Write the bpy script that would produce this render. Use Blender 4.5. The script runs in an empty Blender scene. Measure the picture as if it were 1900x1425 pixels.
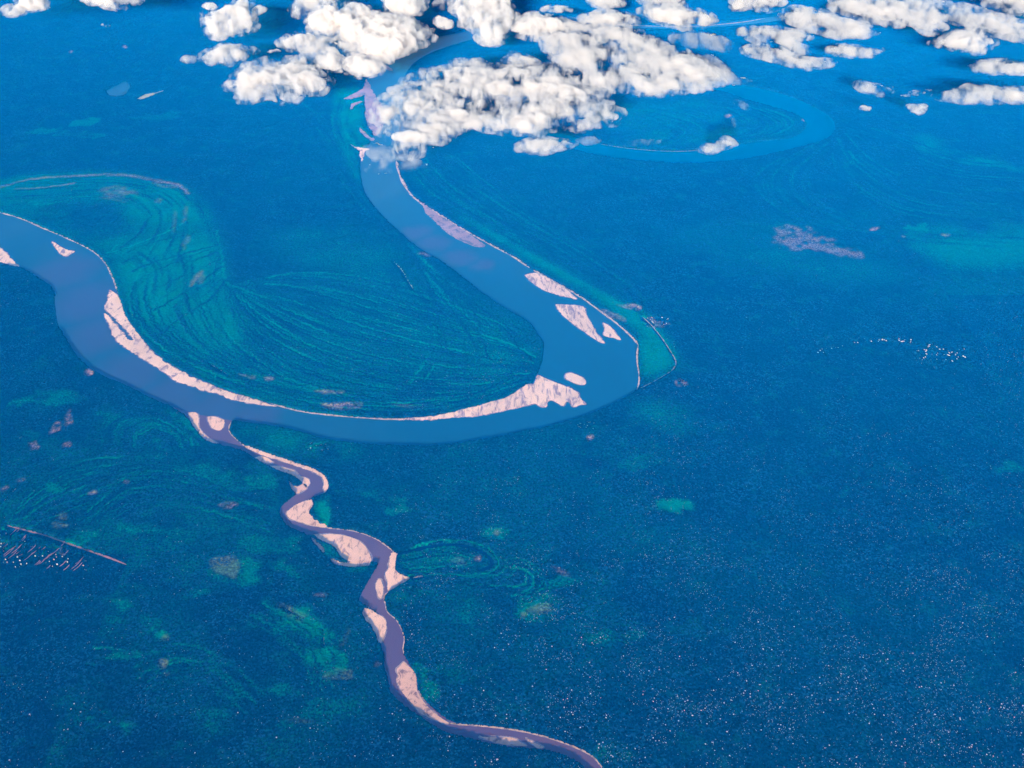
import bpy, bmesh, math, random
import numpy as np
from mathutils import Vector, Matrix
R = math.radians
S = bpy.context.scene
C = S.collection

# ------------------------------------------------------------------ camera
H = 10000.0            # the aircraft flies at ten kilometres
PITCH = 38.0
F = 1800.0             # focal length in pixels of the 1900 px wide photograph
cam = bpy.data.objects.new('camera', bpy.data.cameras.new('camera'))
C.objects.link(cam)
S.camera = cam
cam.data.sensor_width = 36
cam.data.lens = 36 * F / 1900
cam.data.clip_start = 5
cam.data.clip_end = 600000
cam.location = (0, 0, H)
cam.rotation_euler = (R(90 - PITCH), 0, 0)

# ------------------------------------------------------------------ sun, sky, exposure
EL, AZ = R(17.5), R(192)
def to_sun(el, az):
    return Vector((math.sin(az) * math.cos(el), math.cos(az) * math.cos(el), math.sin(el)))
sun = bpy.data.lights.new('sun', 'SUN')
sun.energy = 5.0
sun.angle = R(0.5)
sun.color = (1.0, 0.93, 0.83)
so = bpy.data.objects.new('sun', sun)
C.objects.link(so)
so.rotation_euler = (-to_sun(EL, AZ)).to_track_quat('-Z', 'Y').to_euler()
W = bpy.data.worlds.new('World')
S.world = W
W.use_nodes = True
sky = W.node_tree.nodes.new('ShaderNodeTexSky')
sky.sky_type = 'NISHITA'
sky.sun_disc = False
sky.sun_elevation = EL
sky.sun_rotation = AZ
sky.altitude = 1000
bg = W.node_tree.nodes['Background']
bg.inputs[1].default_value = 0.11
W.node_tree.links.new(sky.outputs[0], bg.inputs[0])
S.view_settings.view_transform = 'Standard'
S.view_settings.look = 'None'
S.view_settings.gamma = 1
S.view_settings.exposure = 0.70
S.render.engine = 'CYCLES'
S.cycles.use_denoising = True
S.cycles.volume_bounces = 18
S.cycles.max_bounces = 20
S.cycles.use_adaptive_sampling = True
S.cycles.adaptive_threshold = 0.02
S.cycles.sample_clamp_indirect = 6
S.cycles.volume_step_rate = 0.2
S.cycles.volume_max_steps = 256

# ------------------------------------------------------------------ helpers
CP, SP = math.cos(R(PITCH)), math.sin(R(PITCH))
def ground_xy(x, y, z=0.0):
    """where the line of sight through photo pixel (x, y) meets the height z (arrays or numbers)"""
    u = (np.asarray(x, float) - 950) / F
    v = (np.asarray(y, float) - 712.5) / F
    dy = CP - v * SP
    dz = -(SP + v * CP)
    t = (H - z) / -dz
    return u * t, dy * t
def gp(x, y, z=0.0):
    a, b = ground_xy(x, y, z)
    return Vector((float(a), float(b), z))
def G(pts, z=0.0):
    a = np.array(pts, float)
    X, Y = ground_xy(a[:, 0], a[:, 1], z)
    return np.stack([X, Y], 1)

def spline(P, n=12):
    """Catmull-Rom through an open list of 2-D points"""
    P = np.asarray(P, float)
    Q = np.vstack([2 * P[0] - P[1], P, 2 * P[-1] - P[-2]])
    out = []
    t = np.linspace(0, 1, n, endpoint=False)[:, None]
    for i in range(1, len(Q) - 2):
        a, b, c, d = Q[i - 1], Q[i], Q[i + 1], Q[i + 2]
        out.append(.5 * ((2 * b) + (-a + c) * t + (2 * a - 5 * b + 4 * c - d) * t * t + (-a + 3 * b - 3 * c + d) * t ** 3))
    out.append(P[-1:])
    return np.vstack(out)

def rough_edge(P, rnd, amp=0.12, step=35.0):
    """closed outline -> the same outline with a ragged, natural edge"""
    pts = [np.array(p, float) for p in P]
    for _ in range(7):
        out = []
        grown = False
        for i in range(len(pts)):
            a, b = pts[i], pts[(i + 1) % len(pts)]
            out.append(a)
            d = b - a
            L = float(np.hypot(*d))
            if L > step:
                grown = True
                m = (a + b) / 2 + np.array([-d[1], d[0]]) * rnd.uniform(-amp, amp)
                out.append(m)
        pts = out
        if not grown:
            break
    return np.array(pts)

def tag(o, label=None, cat=None, group=None, kind=None):
    if label: o['label'] = label
    if cat: o['category'] = cat
    if group: o['group'] = group
    if kind: o['kind'] = kind
    return o

def link(name, me, m=None, parent=None, loc=None):
    o = bpy.data.objects.new(name, me)
    C.objects.link(o)
    if m is not None: me.materials.append(m)
    if parent is not None: o.parent = parent
    if loc is not None: o.location = loc
    return o

def nodes(name):
    m = bpy.data.materials.new(name)
    m.use_nodes = True
    nt = m.node_tree
    return m, nt, nt.nodes['Principled BSDF']

def nd(nt, typ, **kw):
    n = nt.nodes.new(typ)
    for k, v in kw.items():
        if k.startswith('_'):
            n.inputs[k[1:].replace('_', ' ')].default_value = v
        else:
            setattr(n, k, v)
    return n

def noise(nt, vec, scale, detail=4, rough=.55, dist=0.0):
    n = nd(nt, 'ShaderNodeTexNoise')
    n.inputs['Scale'].default_value = scale
    n.inputs['Detail'].default_value = detail
    n.inputs['Roughness'].default_value = rough
    n.inputs['Distortion'].default_value = dist
    nt.links.new(vec, n.inputs['Vector'])
    return n.outputs['Fac']

def ramp(nt, fac, lo, hi, a=0.0, b=1.0):
    n = nd(nt, 'ShaderNodeMapRange', interpolation_type='SMOOTHSTEP')
    n.inputs['From Min'].default_value = lo
    n.inputs['From Max'].default_value = hi
    n.inputs['To Min'].default_value = a
    n.inputs['To Max'].default_value = b
    nt.links.new(fac, n.inputs['Value'])
    return n.outputs[0]

def mix(nt, fac, a, b, mode='MIX'):
    n = nd(nt, 'ShaderNodeMix', data_type='RGBA', blend_type=mode)
    for sock, val in ((n.inputs[0], fac), (n.inputs[6], a), (n.inputs[7], b)):
        if isinstance(val, (int, float)): sock.default_value = val
        elif isinstance(val, tuple): sock.default_value = (*val, 1)
        else: nt.links.new(val, sock)
    return n.outputs[2]

def position(nt, sx=1, sy=1, sz=1, rot=0.0):
    g = nd(nt, 'ShaderNodeNewGeometry')
    mp = nd(nt, 'ShaderNodeMapping')
    mp.inputs['Scale'].default_value = (sx, sy, sz)
    mp.inputs['Rotation'].default_value = (0, 0, rot)
    nt.links.new(g.outputs['Position'], mp.inputs[0])
    return mp.outputs[0]

# ------------------------------------------------------------------ materials
FOREST = (0.0003, 0.0020, 0.0070)
FOREST2 = (0.0003, 0.0100, 0.0150)
def forest_material(name, attr=True):
    m, nt, b = nodes(name)
    p = position(nt)
    big = ramp(nt, noise(nt, p, 1 / 2600, 5, .6, .6), .38, .66)
    col = mix(nt, big, FOREST, FOREST2)
    mid = ramp(nt, noise(nt, p, 1 / 420, 5, .65, .3), .5, .72)
    col = mix(nt, mid, col, (0.001, 0.030, 0.022))
    if attr:
        at = nd(nt, 'ShaderNodeVertexColor', layer_name='cover')
        sp = nd(nt, 'ShaderNodeSeparateColor')
        nt.links.new(at.outputs['Color'], sp.inputs[0])
        col = mix(nt, at.outputs['Alpha'], col, (0.0002, 0.002, 0.012))     # waterlogged hollows
        col = mix(nt, sp.outputs[0], col, (0.001, 0.230, 0.130))            # grass and young willow
        col = mix(nt, sp.outputs[2], col, (0.115, 0.130, 0.055))            # dry pasture
        col = mix(nt, sp.outputs[1], col, (0.300, 0.170, 0.185))            # bare earth
    fine = ramp(nt, noise(nt, p, 1 / 34, 3, .7), .32, .70, .15, 2.3)
    if attr:
        calm = nd(nt, 'ShaderNodeMix', data_type='FLOAT')
        nt.links.new(ramp(nt, sp.outputs[0], .1, .6, 0, .8), calm.inputs[0])
        nt.links.new(fine, calm.inputs[2])
        calm.inputs[3].default_value = 1.0
        fine = calm.outputs[0]
    grey = nd(nt, 'ShaderNodeCombineColor')
    for i in range(3): nt.links.new(fine, grey.inputs[i])
    col = mix(nt, 1.0, col, grey.outputs[0], 'MULTIPLY')
    vo = nd(nt, 'ShaderNodeTexVoronoi')
    vo.inputs['Scale'].default_value = 1 / 21
    nt.links.new(p, vo.inputs['Vector'])
    sv = nd(nt, 'ShaderNodeSeparateColor')
    nt.links.new(vo.outputs['Color'], sv.inputs[0])
    thick = ramp(nt, noise(nt, p, 1 / 700, 3, .6), .35, .65, .35, 1.0)
    if attr:
        th = nd(nt, 'ShaderNodeMath', operation='MULTIPLY')
        nt.links.new(thick, th.inputs[0])
        nt.links.new(ramp(nt, sp.outputs[0], .05, .5, 1, .15), th.inputs[1])
        thick = th.outputs[0]
    pale = nd(nt, 'ShaderNodeMath', operation='MULTIPLY')
    nt.links.new(ramp(nt, sv.outputs[0], .50, .98, 0, 1), pale.inputs[0])
    nt.links.new(thick, pale.inputs[1])
    col = mix(nt, pale.outputs[0], col, (0.006, 0.048, 0.110))
    nt.links.new(col, b.inputs['Base Color'])
    b.inputs['Roughness'].default_value = .9
    b.inputs['Specular IOR Level'].default_value = 0.0
    bp = nd(nt, 'ShaderNodeBump')
    bp.inputs['Strength'].default_value = 1.0
    bp.inputs['Distance'].default_value = 12
    nt.links.new(noise(nt, p, 1 / 26, 3, .65), bp.inputs['Height'])
    nt.links.new(bp.outputs[0], b.inputs['Normal'])
    return m
M_FOREST = forest_material('forest leaves')
M_GROUND = forest_material('forest floor', False)

def water_material(name, c1, c2, scale, lo=.45, hi=.62, rough=.22, spec=.3, rot=.6):
    m, nt, b = nodes(name)
    p = position(nt, 1, .55, 1, rot)
    f = ramp(nt, noise(nt, p, 1 / scale, 4, .5, .5), lo, hi)
    nt.links.new(mix(nt, f, c1, c2), b.inputs['Base Color'])
    b.inputs['Roughness'].default_value = rough
    b.inputs['Specular IOR Level'].default_value = spec
    bp = nd(nt, 'ShaderNodeBump')
    bp.inputs['Strength'].default_value = .06
    bp.inputs['Distance'].default_value = 1.0
    nt.links.new(noise(nt, position(nt), 1 / 22, 3, .6), bp.inputs['Height'])
    nt.links.new(bp.outputs[0], b.inputs['Normal'])
    return m
PLUMES = [(120, 505, 700), (165, 560, 800), (190, 620, 700), (240, 690, 700), (320, 735, 650), (400, 760, 600), (470, 775, 450), (350, 762, 420),
          (770, 432, 330), (805, 452, 380), (850, 478, 360), (895, 492, 260),]
def add_plumes(m, col):
    nt = m.node_tree
    b = nt.nodes['Principled BSDF']
    base = b.inputs['Base Color'].links[0].from_socket
    p = position(nt)
    wob = nd(nt, 'ShaderNodeVectorMath', operation='MULTIPLY_ADD')
    nz = nd(nt, 'ShaderNodeTexNoise')
    nz.inputs['Scale'].default_value = 1 / 500
    nz.inputs['Detail'].default_value = 5
    nt.links.new(p, nz.inputs['Vector'])
    nt.links.new(nz.outputs['Color'], wob.inputs[0])
    wob.inputs[1].default_value = (520, 520, 0)
    nt.links.new(p, wob.inputs[2])
    acc = None
    for x, y, r in PLUMES:
        d = nd(nt, 'ShaderNodeVectorMath', operation='DISTANCE')
        nt.links.new(wob.outputs[0], d.inputs[0])
        q = gp(x, y, 1.5)
        d.inputs[1].default_value = (q.x + 260, q.y + 260, 1.5)
        v = ramp(nt, d.outputs['Value'], r * .35, r * 1.35, 1, 0)
        if acc is None: acc = v
        else:
            mx = nd(nt, 'ShaderNodeMath', operation='MAXIMUM')
            nt.links.new(acc, mx.inputs[0])
            nt.links.new(v, mx.inputs[1])
            acc = mx.outputs[0]
    nt.links.new(mix(nt, acc, base, col), b.inputs['Base Color'])
M_RIVER = water_material('silty river water', (0.006, 0.072, 0.160), (0.014, 0.080, 0.170), 3400, .48, .64, spec=.05)
add_plumes(M_RIVER, (0.036, 0.066, 0.160))
M_TRIB = water_material('muddy tributary water', (0.115, 0.060, 0.135), (0.140, 0.070, 0.130), 900, spec=.08)
M_FAR = water_material('clear far river water', (0.000, 0.060, 0.150), (0.000, 0.066, 0.160), 2000, spec=.0)
M_LAKE = water_material('dark lake water', (0.001, 0.010, 0.050), (0.002, 0.012, 0.055), 700, spec=.05)

def sand_material(name, base, stain, amount=.5, sx=1, sy=1, rot=0, sc=190):
    m, nt, b = nodes(name)
    p = position(nt, sx, sy, 1, rot)
    a = ramp(nt, noise(nt, p, 1 / sc, 6, .68, .8), .62 - .22 * amount, .74 - .16 * amount)
    col = mix(nt, a, base, stain)
    tone = ramp(nt, noise(nt, position(nt), 1 / 900, 4, .6), .3, .7, .86, 1.08)
    g = nd(nt, 'ShaderNodeCombineColor')
    for i in range(3): nt.links.new(tone, g.inputs[i])
    col = mix(nt, 1.0, col, g.outputs[0], 'MULTIPLY')
    nt.links.new(col, b.inputs['Base Color'])
    b.inputs['Roughness'].default_value = .95
    b.inputs['Specular IOR Level'].default_value = .05
    return m
SAND = (0.86, 0.58, 0.48)
STAIN = (0.30, 0.20, 0.26)
M_SAND = sand_material('dry pale sand', SAND, STAIN, .48, 1, .5, .6, 150)
M_SAND_STREAK = sand_material('streaked sand', SAND, STAIN, .70, 1, .28, 1.0, 90)
M_SAND_MOTTLE = sand_material('mottled wet sand', (0.74, 0.42, 0.34), (0.26, 0.14, 0.14), .62, 1, 1, 0, 110)
M_SAND_WET = sand_material('wet silt', (0.36, 0.22, 0.29), (0.13, 0.13, 0.22), .7, 1, 1, 0, 260)
M_SAND_WARM = sand_material('warm river sand', (0.88, 0.53, 0.42), (0.40, 0.22, 0.20), .52, 1, .4, .7, 80)
M_MARGIN = sand_material('wet sand margin', (0.34, 0.24, 0.28), (0.10, 0.10, 0.20), .75, 1, 1, 0, 90)
M_BANK = sand_material('bank silt', (0.66, 0.43, 0.36), (0.24, 0.17, 0.17), .75, 1, 1, 0, 90)
M_BANK_FAR = sand_material('thin bank silt', (0.42, 0.30, 0.27), (0.05, 0.11, 0.08), .75, 1, 1, 0, 120)
M_DIRT = sand_material('red dirt', (0.36, 0.17, 0.18), (0.16, 0.10, 0.12), .6, 1, 1, 0, 60)
M_GRASSY = sand_material('dry yellow grass', (0.42, 0.40, 0.20), (0.24, 0.30, 0.16), .5, 1, 1, 0, 90)

# ------------------------------------------------------------------ ground cover raster (in metres on the ground)
CELL = 12.0
X0, X1, Y0, Y1 = -22000.0, 22000.0, 3600.0, 38400.0
NX, NY = int((X1 - X0) / CELL), int((Y1 - Y0) / CELL)
open_ = np.zeros((NY, NX), np.float32)      # no trees: water and sand
light = np.zeros((NY, NX), np.float32)      # grass and young trees
bare = np.zeros((NY, NX), np.float32)       # bare earth
tan = np.zeros((NY, NX), np.float32)        # dry pasture
dark = np.zeros((NY, NX), np.float32)       # wet hollows
nrng = np.random.default_rng(11)

def upnoise(ny, nx, cell, rng=nrng):
    h, w = int(ny / cell) + 3, int(nx / cell) + 3
    g = rng.random((h, w)).astype(np.float32)
    yy = np.arange(ny) / cell
    xx = np.arange(nx) / cell
    yi, xi = yy.astype(int), xx.astype(int)
    fy, fx = (yy - yi).astype(np.float32), (xx - xi).astype(np.float32)
    fy = (fy * fy * (3 - 2 * fy))[:, None]
    fx = (fx * fx * (3 - 2 * fx))[None, :]
    g0, g1 = g[yi], g[yi + 1]
    top = g0[:, xi] * (1 - fx) + g0[:, xi + 1] * fx
    bot = g1[:, xi] * (1 - fx) + g1[:, xi + 1] * fx
    return top * (1 - fy) + bot * fy

def fill(P, pad=0):
    """mask of a ground polygon and where it lies in the raster"""
    P = np.asarray(P)
    a = max(0, int((P[:, 0].min() - X0) / CELL) - pad)
    b = min(NX, int((P[:, 0].max() - X0) / CELL) + 2 + pad)
    c = max(0, int((P[:, 1].min() - Y0) / CELL) - pad)
    d = min(NY, int((P[:, 1].max() - Y0) / CELL) + 2 + pad)
    if b <= a or d <= c: return None, None
    m = np.zeros((d - c, b - a), bool)
    xs = X0 + (np.arange(a, b) + .5) * CELL
    Q = np.roll(P, -1, 0)
    for j in range(d - c):
        y = Y0 + (c + j + .5) * CELL
        s = (P[:, 1] > y) != (Q[:, 1] > y)
        if not s.any(): continue
        A, B = P[s], Q[s]
        xc = np.sort(A[:, 0] + (y - A[:, 1]) / (B[:, 1] - A[:, 1]) * (B[:, 0] - A[:, 0]))
        for k in range(0, len(xc) - 1, 2):
            i0, i1 = np.searchsorted(xs, xc[k]), np.searchsorted(xs, xc[k + 1])
            m[j, i0:i1] = True
    return m, (slice(c, d), slice(a, b))

def blur(a, n):
    for ax in (0, 1):
        for _ in range(2):
            k = np.cumsum(np.pad(a, [(n + 1, n) if i == ax else (0, 0) for i in (0, 1)], mode='edge'), axis=ax, dtype=np.float64)
            L = a.shape[ax]
            hi = np.take(k, np.arange(2 * n + 1, 2 * n + 1 + L), axis=ax)
            lo = np.take(k, np.arange(0, L), axis=ax)
            a = ((hi - lo) / (2 * n + 1)).astype(np.float32)
    return a

def patch(ch, pts, amount=1.0, soft=4, grain=0.0, cell=8):
    cell = max(cell, 2)
    P = spline(np.vstack([G(pts), G(pts[:1])]), 8)
    if soft <= 2: P = rough_edge(simplify(P, 10), random.Random(int(abs(P[0, 0]))), .45, 25)
    elif soft <= 8: P = rough_edge(simplify(P[::3], 40), random.Random(int(abs(P[0, 0]))), .55, 40)
    if 3 <= soft <= 8: soft = max(2, soft // 2)
    m, sl = fill(P, soft * 2 + 2)
    if m is None: return
    if ch is light: amount = min(1.0, amount * 1.35)
    v = blur(m.astype(np.float32), soft) * amount
    if grain:
        n = .55 * upnoise(*v.shape, cell * 1.7) + .3 * upnoise(*v.shape, cell * .8) + .15 * upnoise(*v.shape, max(1.5, cell * .4))
        v = v * np.clip((n - .5) * 4.0 * grain + 1 - .4 * grain, 0, 1)
    ch[sl] = np.maximum(ch[sl], v)

def ell(cx, cy, rx, ry, rot=0, n=10, jit=.25, rnd=random.Random(5)):
    out = []
    for i in range(n):
        a = 2 * math.pi * i / n
        k = 1 + rnd.uniform(-jit, jit)
        x, y = rx * k * math.cos(a), ry * k * math.sin(a)
        out.append((cx + x * math.cos(rot) - y * math.sin(rot), cy + x * math.sin(rot) + y * math.cos(rot)))
    return out

srnd = random.Random(21)
def stroke_g(ch, P, width, amount, breakup=.5):
    """paint a soft line through ground points"""
    seg = np.hypot(*np.diff(P, axis=0).T)
    s = np.concatenate([[0], np.cumsum(seg)])
    n = max(2, int(s[-1] / (CELL * .8)))
    q = np.linspace(0, s[-1], n)
    X = np.interp(q, s, P[:, 0])
    Y = np.interp(q, s, P[:, 1])
    wb = CELL * .9
    for wl, am in ((260, 1.0), (90, .6)):
        k0, k1 = srnd.uniform(0, 6.28), srnd.uniform(0, 6.28)
        X = X + wb * am * np.sin(q / wl * 6.28 + k0 + 1.7 * np.sin(q / 700 + k1))
        Y = Y + wb * am * np.sin(q / (wl * 1.3) * 6.28 + k1)
    ph, w1 = srnd.uniform(0, 6.28), srnd.uniform(500, 1300)
    ph2, w2 = srnd.uniform(0, 6.28), srnd.uniform(120, 300)
    a = min(1.0, amount * 1.5) * np.clip(1 - breakup * (.5 + .5 * np.sin(q / w1 + ph)) - .5 * breakup * (.5 + .5 * np.sin(q / w2 + ph2)), 0, 1)
    r = max(1, int(round(width / CELL * 1.3)))
    yy, xx = np.mgrid[-r:r + 1, -r:r + 1]
    for k in range(n):
        fx, fy = (X[k] - X0) / CELL - .5, (Y[k] - Y0) / CELL - .5
        ix, iy = int(round(fx)), int(round(fy))
        if ix - r < 0 or iy - r < 0 or ix + r >= NX or iy + r >= NY: continue
        ker = a[k] * np.exp(-((xx - (fx - ix)) ** 2 + (yy - (fy - iy)) ** 2) / (2 * (width / CELL / 2.2) ** 2))
        v = ch[iy - r:iy + r + 1, ix - r:ix + r + 1]
        np.maximum(v, ker, out=v)

def stroke(ch, pts, width, amount, breakup=.5):
    stroke_g(ch, spline(G(pts), 14), width, amount, breakup)

def family(A, B, n, width=26, up=.5, down=.6, wob=.45, breakup=.85, start=0.0):
    """the ridges and swales a moving meander leaves: lines sweeping from guide A to guide B"""
    def res(P, k=40):
        P = spline(G(P), 10)
        s = np.concatenate([[0], np.cumsum(np.hypot(*np.diff(P, axis=0).T))])
        q = np.linspace(0, s[-1], k)
        return np.stack([np.interp(q, s, P[:, 0]), np.interp(q, s, P[:, 1])], 1)
    a, b = res(A), res(B)
    n = int(n * 1.5)
    for i in range(n):
        t = (i + srnd.uniform(-.35, .35)) / max(1, n - 1)
        w = 1 + wob * math.sin(srnd.uniform(0, 6.28)) / n
        q = np.linspace(0, 1, 40)[:, None]
        tt = np.clip(t + wob / n * np.sin(q * srnd.uniform(3, 9) + srnd.uniform(0, 6)), -.05, 1.05)
        P = a * (1 - tt) + b * tt
        i0 = int(srnd.uniform(0, .35 + start) * 40 * srnd.random())
        i1 = 40 - int(srnd.uniform(0, .5) * 40 * srnd.random())
        P = P[i0:i1]
        if len(P) < 4: continue
        if i % 2 == 0: stroke_g(light, P, width * srnd.uniform(.8, 1.9), up * srnd.uniform(.3, .9), breakup)
        else: stroke_g(dark, P, width * srnd.uniform(1.0, 2.4), down * srnd.uniform(.6, 1.1), breakup)

# ------------------------------------------------------------------ traced courses (photo pixels, laid on the ground)
NORTH_BANK = [(-150, 352), (-60, 378), (0, 394), (40, 406), (84, 425), (135, 447), (172, 466), (195, 488), (209, 515), (221, 549), (232, 582),
              (249, 609), (269, 634), (300, 664), (337, 687), (387, 710), (438, 729), (498, 747), (552, 761), (600, 768), (667, 774), (735, 777),
              (789, 773), (836, 765), (886, 752), (937, 738), (970, 718), (987, 711), (997, 693), (1006, 669), (1009, 639), (1001, 626),
              (981, 599), (937, 573), (896, 545), (849, 508), (815, 484), (775, 460), (748, 437), (711, 403), (690, 378), (677, 358), (669, 325),
              (670, 296), (684, 268), (692, 252), (680, 225), (676, 185), (680, 150), (700, 118), (760, 82), (860, 58), (960, 40), (1054, 30),
              (1120, 38), (1200, 45), (1300, 44), (1420, 32), (1560, 10)]
EAST_BANK = [(1560, 18), (1430, 42), (1300, 53), (1190, 54), (1110, 48), (1050, 42), (960, 54), (870, 76), (790, 104), (752, 140), (748, 190),
             (742, 240), (736, 270), (734, 296), (741, 323), (758, 354), (778, 375), (818, 400), (859, 426), (909, 454), (953, 478), (987, 501), (1014, 514),
             (1071, 548), (1105, 572), (1145, 602), (1172, 626), (1184, 640), (1182, 666), (1186, 703), (1182, 723), (1152, 743), (1105, 765),
             (1038, 787), (964, 804), (886, 818), (819, 827), (735, 828), (667, 824), (600, 815), (560, 803), (515, 793), (451, 784), (431, 781)]
SOUTH_BANK = [(431, 781), (400, 778), (350, 768), (316, 754), (283, 741), (236, 717), (188, 697), (151, 670), (125, 633), (108, 602), (103, 569), (98, 538),
              (74, 518), (37, 497), (0, 492), (-150, 470)]
TRIB_W = [(316, 754), (343, 772), (354, 783), (368, 801), (403, 824), (441, 834), (462, 844), (477, 854), (502, 867), (540, 881), (563, 896),
          (568, 905), (552, 916), (526, 936), (519, 952), (532, 975), (555, 986), (575, 994), (614, 992), (652, 998), (677, 1014), (689, 1041),
          (701, 1046), (687, 1072), (667, 1110), (674, 1122), (697, 1134), (717, 1155), (715, 1178), (707, 1196), (712, 1215), (714, 1240),
          (720, 1262), (726, 1286), (748, 1308), (775, 1327), (802, 1345), (832, 1361), (873, 1371), (915, 1382), (956, 1388), (997, 1391),
          (1038, 1399), (1079, 1420), (1130, 1470)]
TRIB_E = [(431, 781), (425, 793), (429, 806), (449, 824), (489, 839), (540, 856), (578, 868), (600, 880), (610, 899), (604, 915), (578, 925),
          (553, 935), (532, 952), (540, 963), (573, 974), (611, 980), (653, 985), (691, 997), (717, 1013), (735, 1028), (726, 1036), (723, 1045), (717, 1062),
          (717, 1082), (721, 1096), (713, 1107), (715, 1122), (720, 1137), (735, 1150), (745, 1168), (750, 1185), (748, 1203), (750, 1214), (761, 1234),
          (772, 1256), (778, 1284), (797, 1308), (824, 1330), (852, 1343), (901, 1347), (956, 1354), (1010, 1366), (1065, 1385), (1098, 1402),
          (1117, 1423), (1150, 1470)]
FAR_OUT = [(900, 225), (980, 250), (1020, 266), (1078, 282), (1145, 295), (1260, 304), (1361, 299), (1445, 283), (1512, 266), (1540, 253), (1550, 237),
           (1543, 220), (1522, 205), (1479, 184), (1428, 168), (1371, 157), (1300, 147), (1200, 140)]
FAR_IN = [(1200, 152), (1290, 162), (1327, 168), (1354, 175), (1388, 187), (1428, 198), (1475, 213), (1495, 229), (1490, 243), (1462, 257),
          (1395, 264), (1327, 275), (1260, 280), (1180, 276), (1111, 266), (1040, 248), (960, 232), (900, 210)]
OXBOW_OUT = [(736, 1028), (760, 1020), (790, 1013), (830, 1008), (870, 1012), (900, 1024), (917, 1042), (912, 1056), (890, 1064)]
OXBOW_IN = [(886, 1058), (905, 1050), (908, 1040), (893, 1028), (866, 1018), (830, 1014), (795, 1019), (764, 1026), (737, 1031)]

def course(parts, n=8):
    out = []
    for p in parts:
        out.append(spline(G(p), n))
    return np.vstack(out)

def simplify(P, d=6.0):
    out = [P[0]]
    for p in P[1:]:
        if np.hypot(*(p - out[-1])) > d: out.append(p)
    if np.hypot(*(out[-1] - out[0])) < d: out.pop()
    return np.array(out)

def flat_sheet(name, P, z, m, depth=0.0):
    """a sheet (or, with depth, a slab with sides) on an outline"""
    me = bpy.data.meshes.new(name)
    bm = bmesh.new()
    c = P.mean(0)
    vs = [bm.verts.new((x - c[0], y - c[1], 0)) for x, y in P]
    f = bm.faces.new(vs)
    if f.calc_area() and f.normal.z < 0: f.normal_flip()
    bm.normal_update()
    if bm.faces[0:1] and f.normal.z < 0: f.normal_flip()
    top = [v for v in vs]
    if depth:
        low = [bm.verts.new((v.co.x, v.co.y, -depth)) for v in top]
        n = len(top)
        for i in range(n):
            bm.faces.new((top[i], top[(i + 1) % n], low[(i + 1) % n], low[i]))
    bmesh.ops.triangulate(bm, faces=[f])
    bmesh.ops.recalc_face_normals(bm, faces=bm.faces)
    up = sum(fc.normal.z * fc.calc_area() for fc in bm.faces)
    if up < 0: bmesh.ops.reverse_faces(bm, faces=bm.faces)
    bm.to_mesh(me)
    bm.free()
    return link(name, me, m, loc=(c[0], c[1], z))

def ribbon(name, pts, width_px, z, m, jag=.35, seed=1, taper=True, clear=True):
    """a strip of ground of uneven width along a traced line"""
    rnd = random.Random(seed)
    P = spline(G(pts), 16)
    d = np.gradient(P, axis=0)
    d /= np.maximum(1e-6, np.hypot(d[:, 0], d[:, 1]))[:, None]
    nrm = np.stack([-d[:, 1], d[:, 0]], 1)
    n = len(P)
    w = np.array([rnd.uniform(1 - jag, 1 + jag) for _ in range(n)])
    w = np.convolve(np.pad(w, 2, mode='edge'), np.ones(3) / 3, 'same')[2:-2]
    dist = np.hypot(P[:, 1], H)
    k = width_px * dist / F * w / 2
    if taper:
        e = np.minimum(np.arange(n), np.arange(n)[::-1]) / 6
        k = k * np.clip(e, .1, 1)
    A, B = P + nrm * k[:, None], P - nrm * k[:, None]
    c = P.mean(0)
    v = [(x - c[0], y - c[1], 0) for x, y in A] + [(x - c[0], y - c[1], 0) for x, y in B]
    f = [(i, i + 1, n + i + 1, n + i) for i in range(n - 1)]
    me = bpy.data.meshes.new(name)
    me.from_pydata(v, [], [q[::-1] for q in f])
    o = link(name, me, m, loc=(c[0], c[1], z))
    o['kind'] = 'structure'
    for i in range(n - 1):
        q = np.array([A[i], A[i + 1], B[i + 1], B[i]])
        OPEN.append((q, 1))
        if clear: OPEN.append((q - np.array([0, 30.0]), 1)); OPEN.append((q - np.array([12, 60.0]), 1))
    return o
OPEN = []          # outlines to keep clear of trees

def water(name, parts, z, m, seed, amp=.05):
    P = simplify(course(parts))
    P = rough_edge(P, random.Random(seed), amp, 60)
    OPEN.append((P, 0))
    o = flat_sheet(name, P, z, m)
    return tag(o, kind='structure')

ground_me = bpy.data.meshes.new('ground')
gv, gf = [], []
rings = [0, 6000, 20000, 60000, 160000, 320000]
sides = 48
gv.append((0, 15000, 0))
for r in rings[1:]:
    for i in range(sides):
        a = 2 * math.pi * i / sides
        gv.append((r * math.cos(a), 15000 + r * math.sin(a), 0))
for i in range(sides):
    gf.append((0, 1 + i, 1 + (i + 1) % sides))
for k in range(len(rings) - 2):
    o0, o1 = 1 + k * sides, 1 + (k + 1) * sides
    for i in range(sides):
        j = (i + 1) % sides
        gf.append((o0 + i, o1 + i, o1 + j, o0 + j))
ground_me.from_pydata(gv, [], gf)
tag(link('ground', ground_me, M_GROUND), kind='structure')

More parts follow.
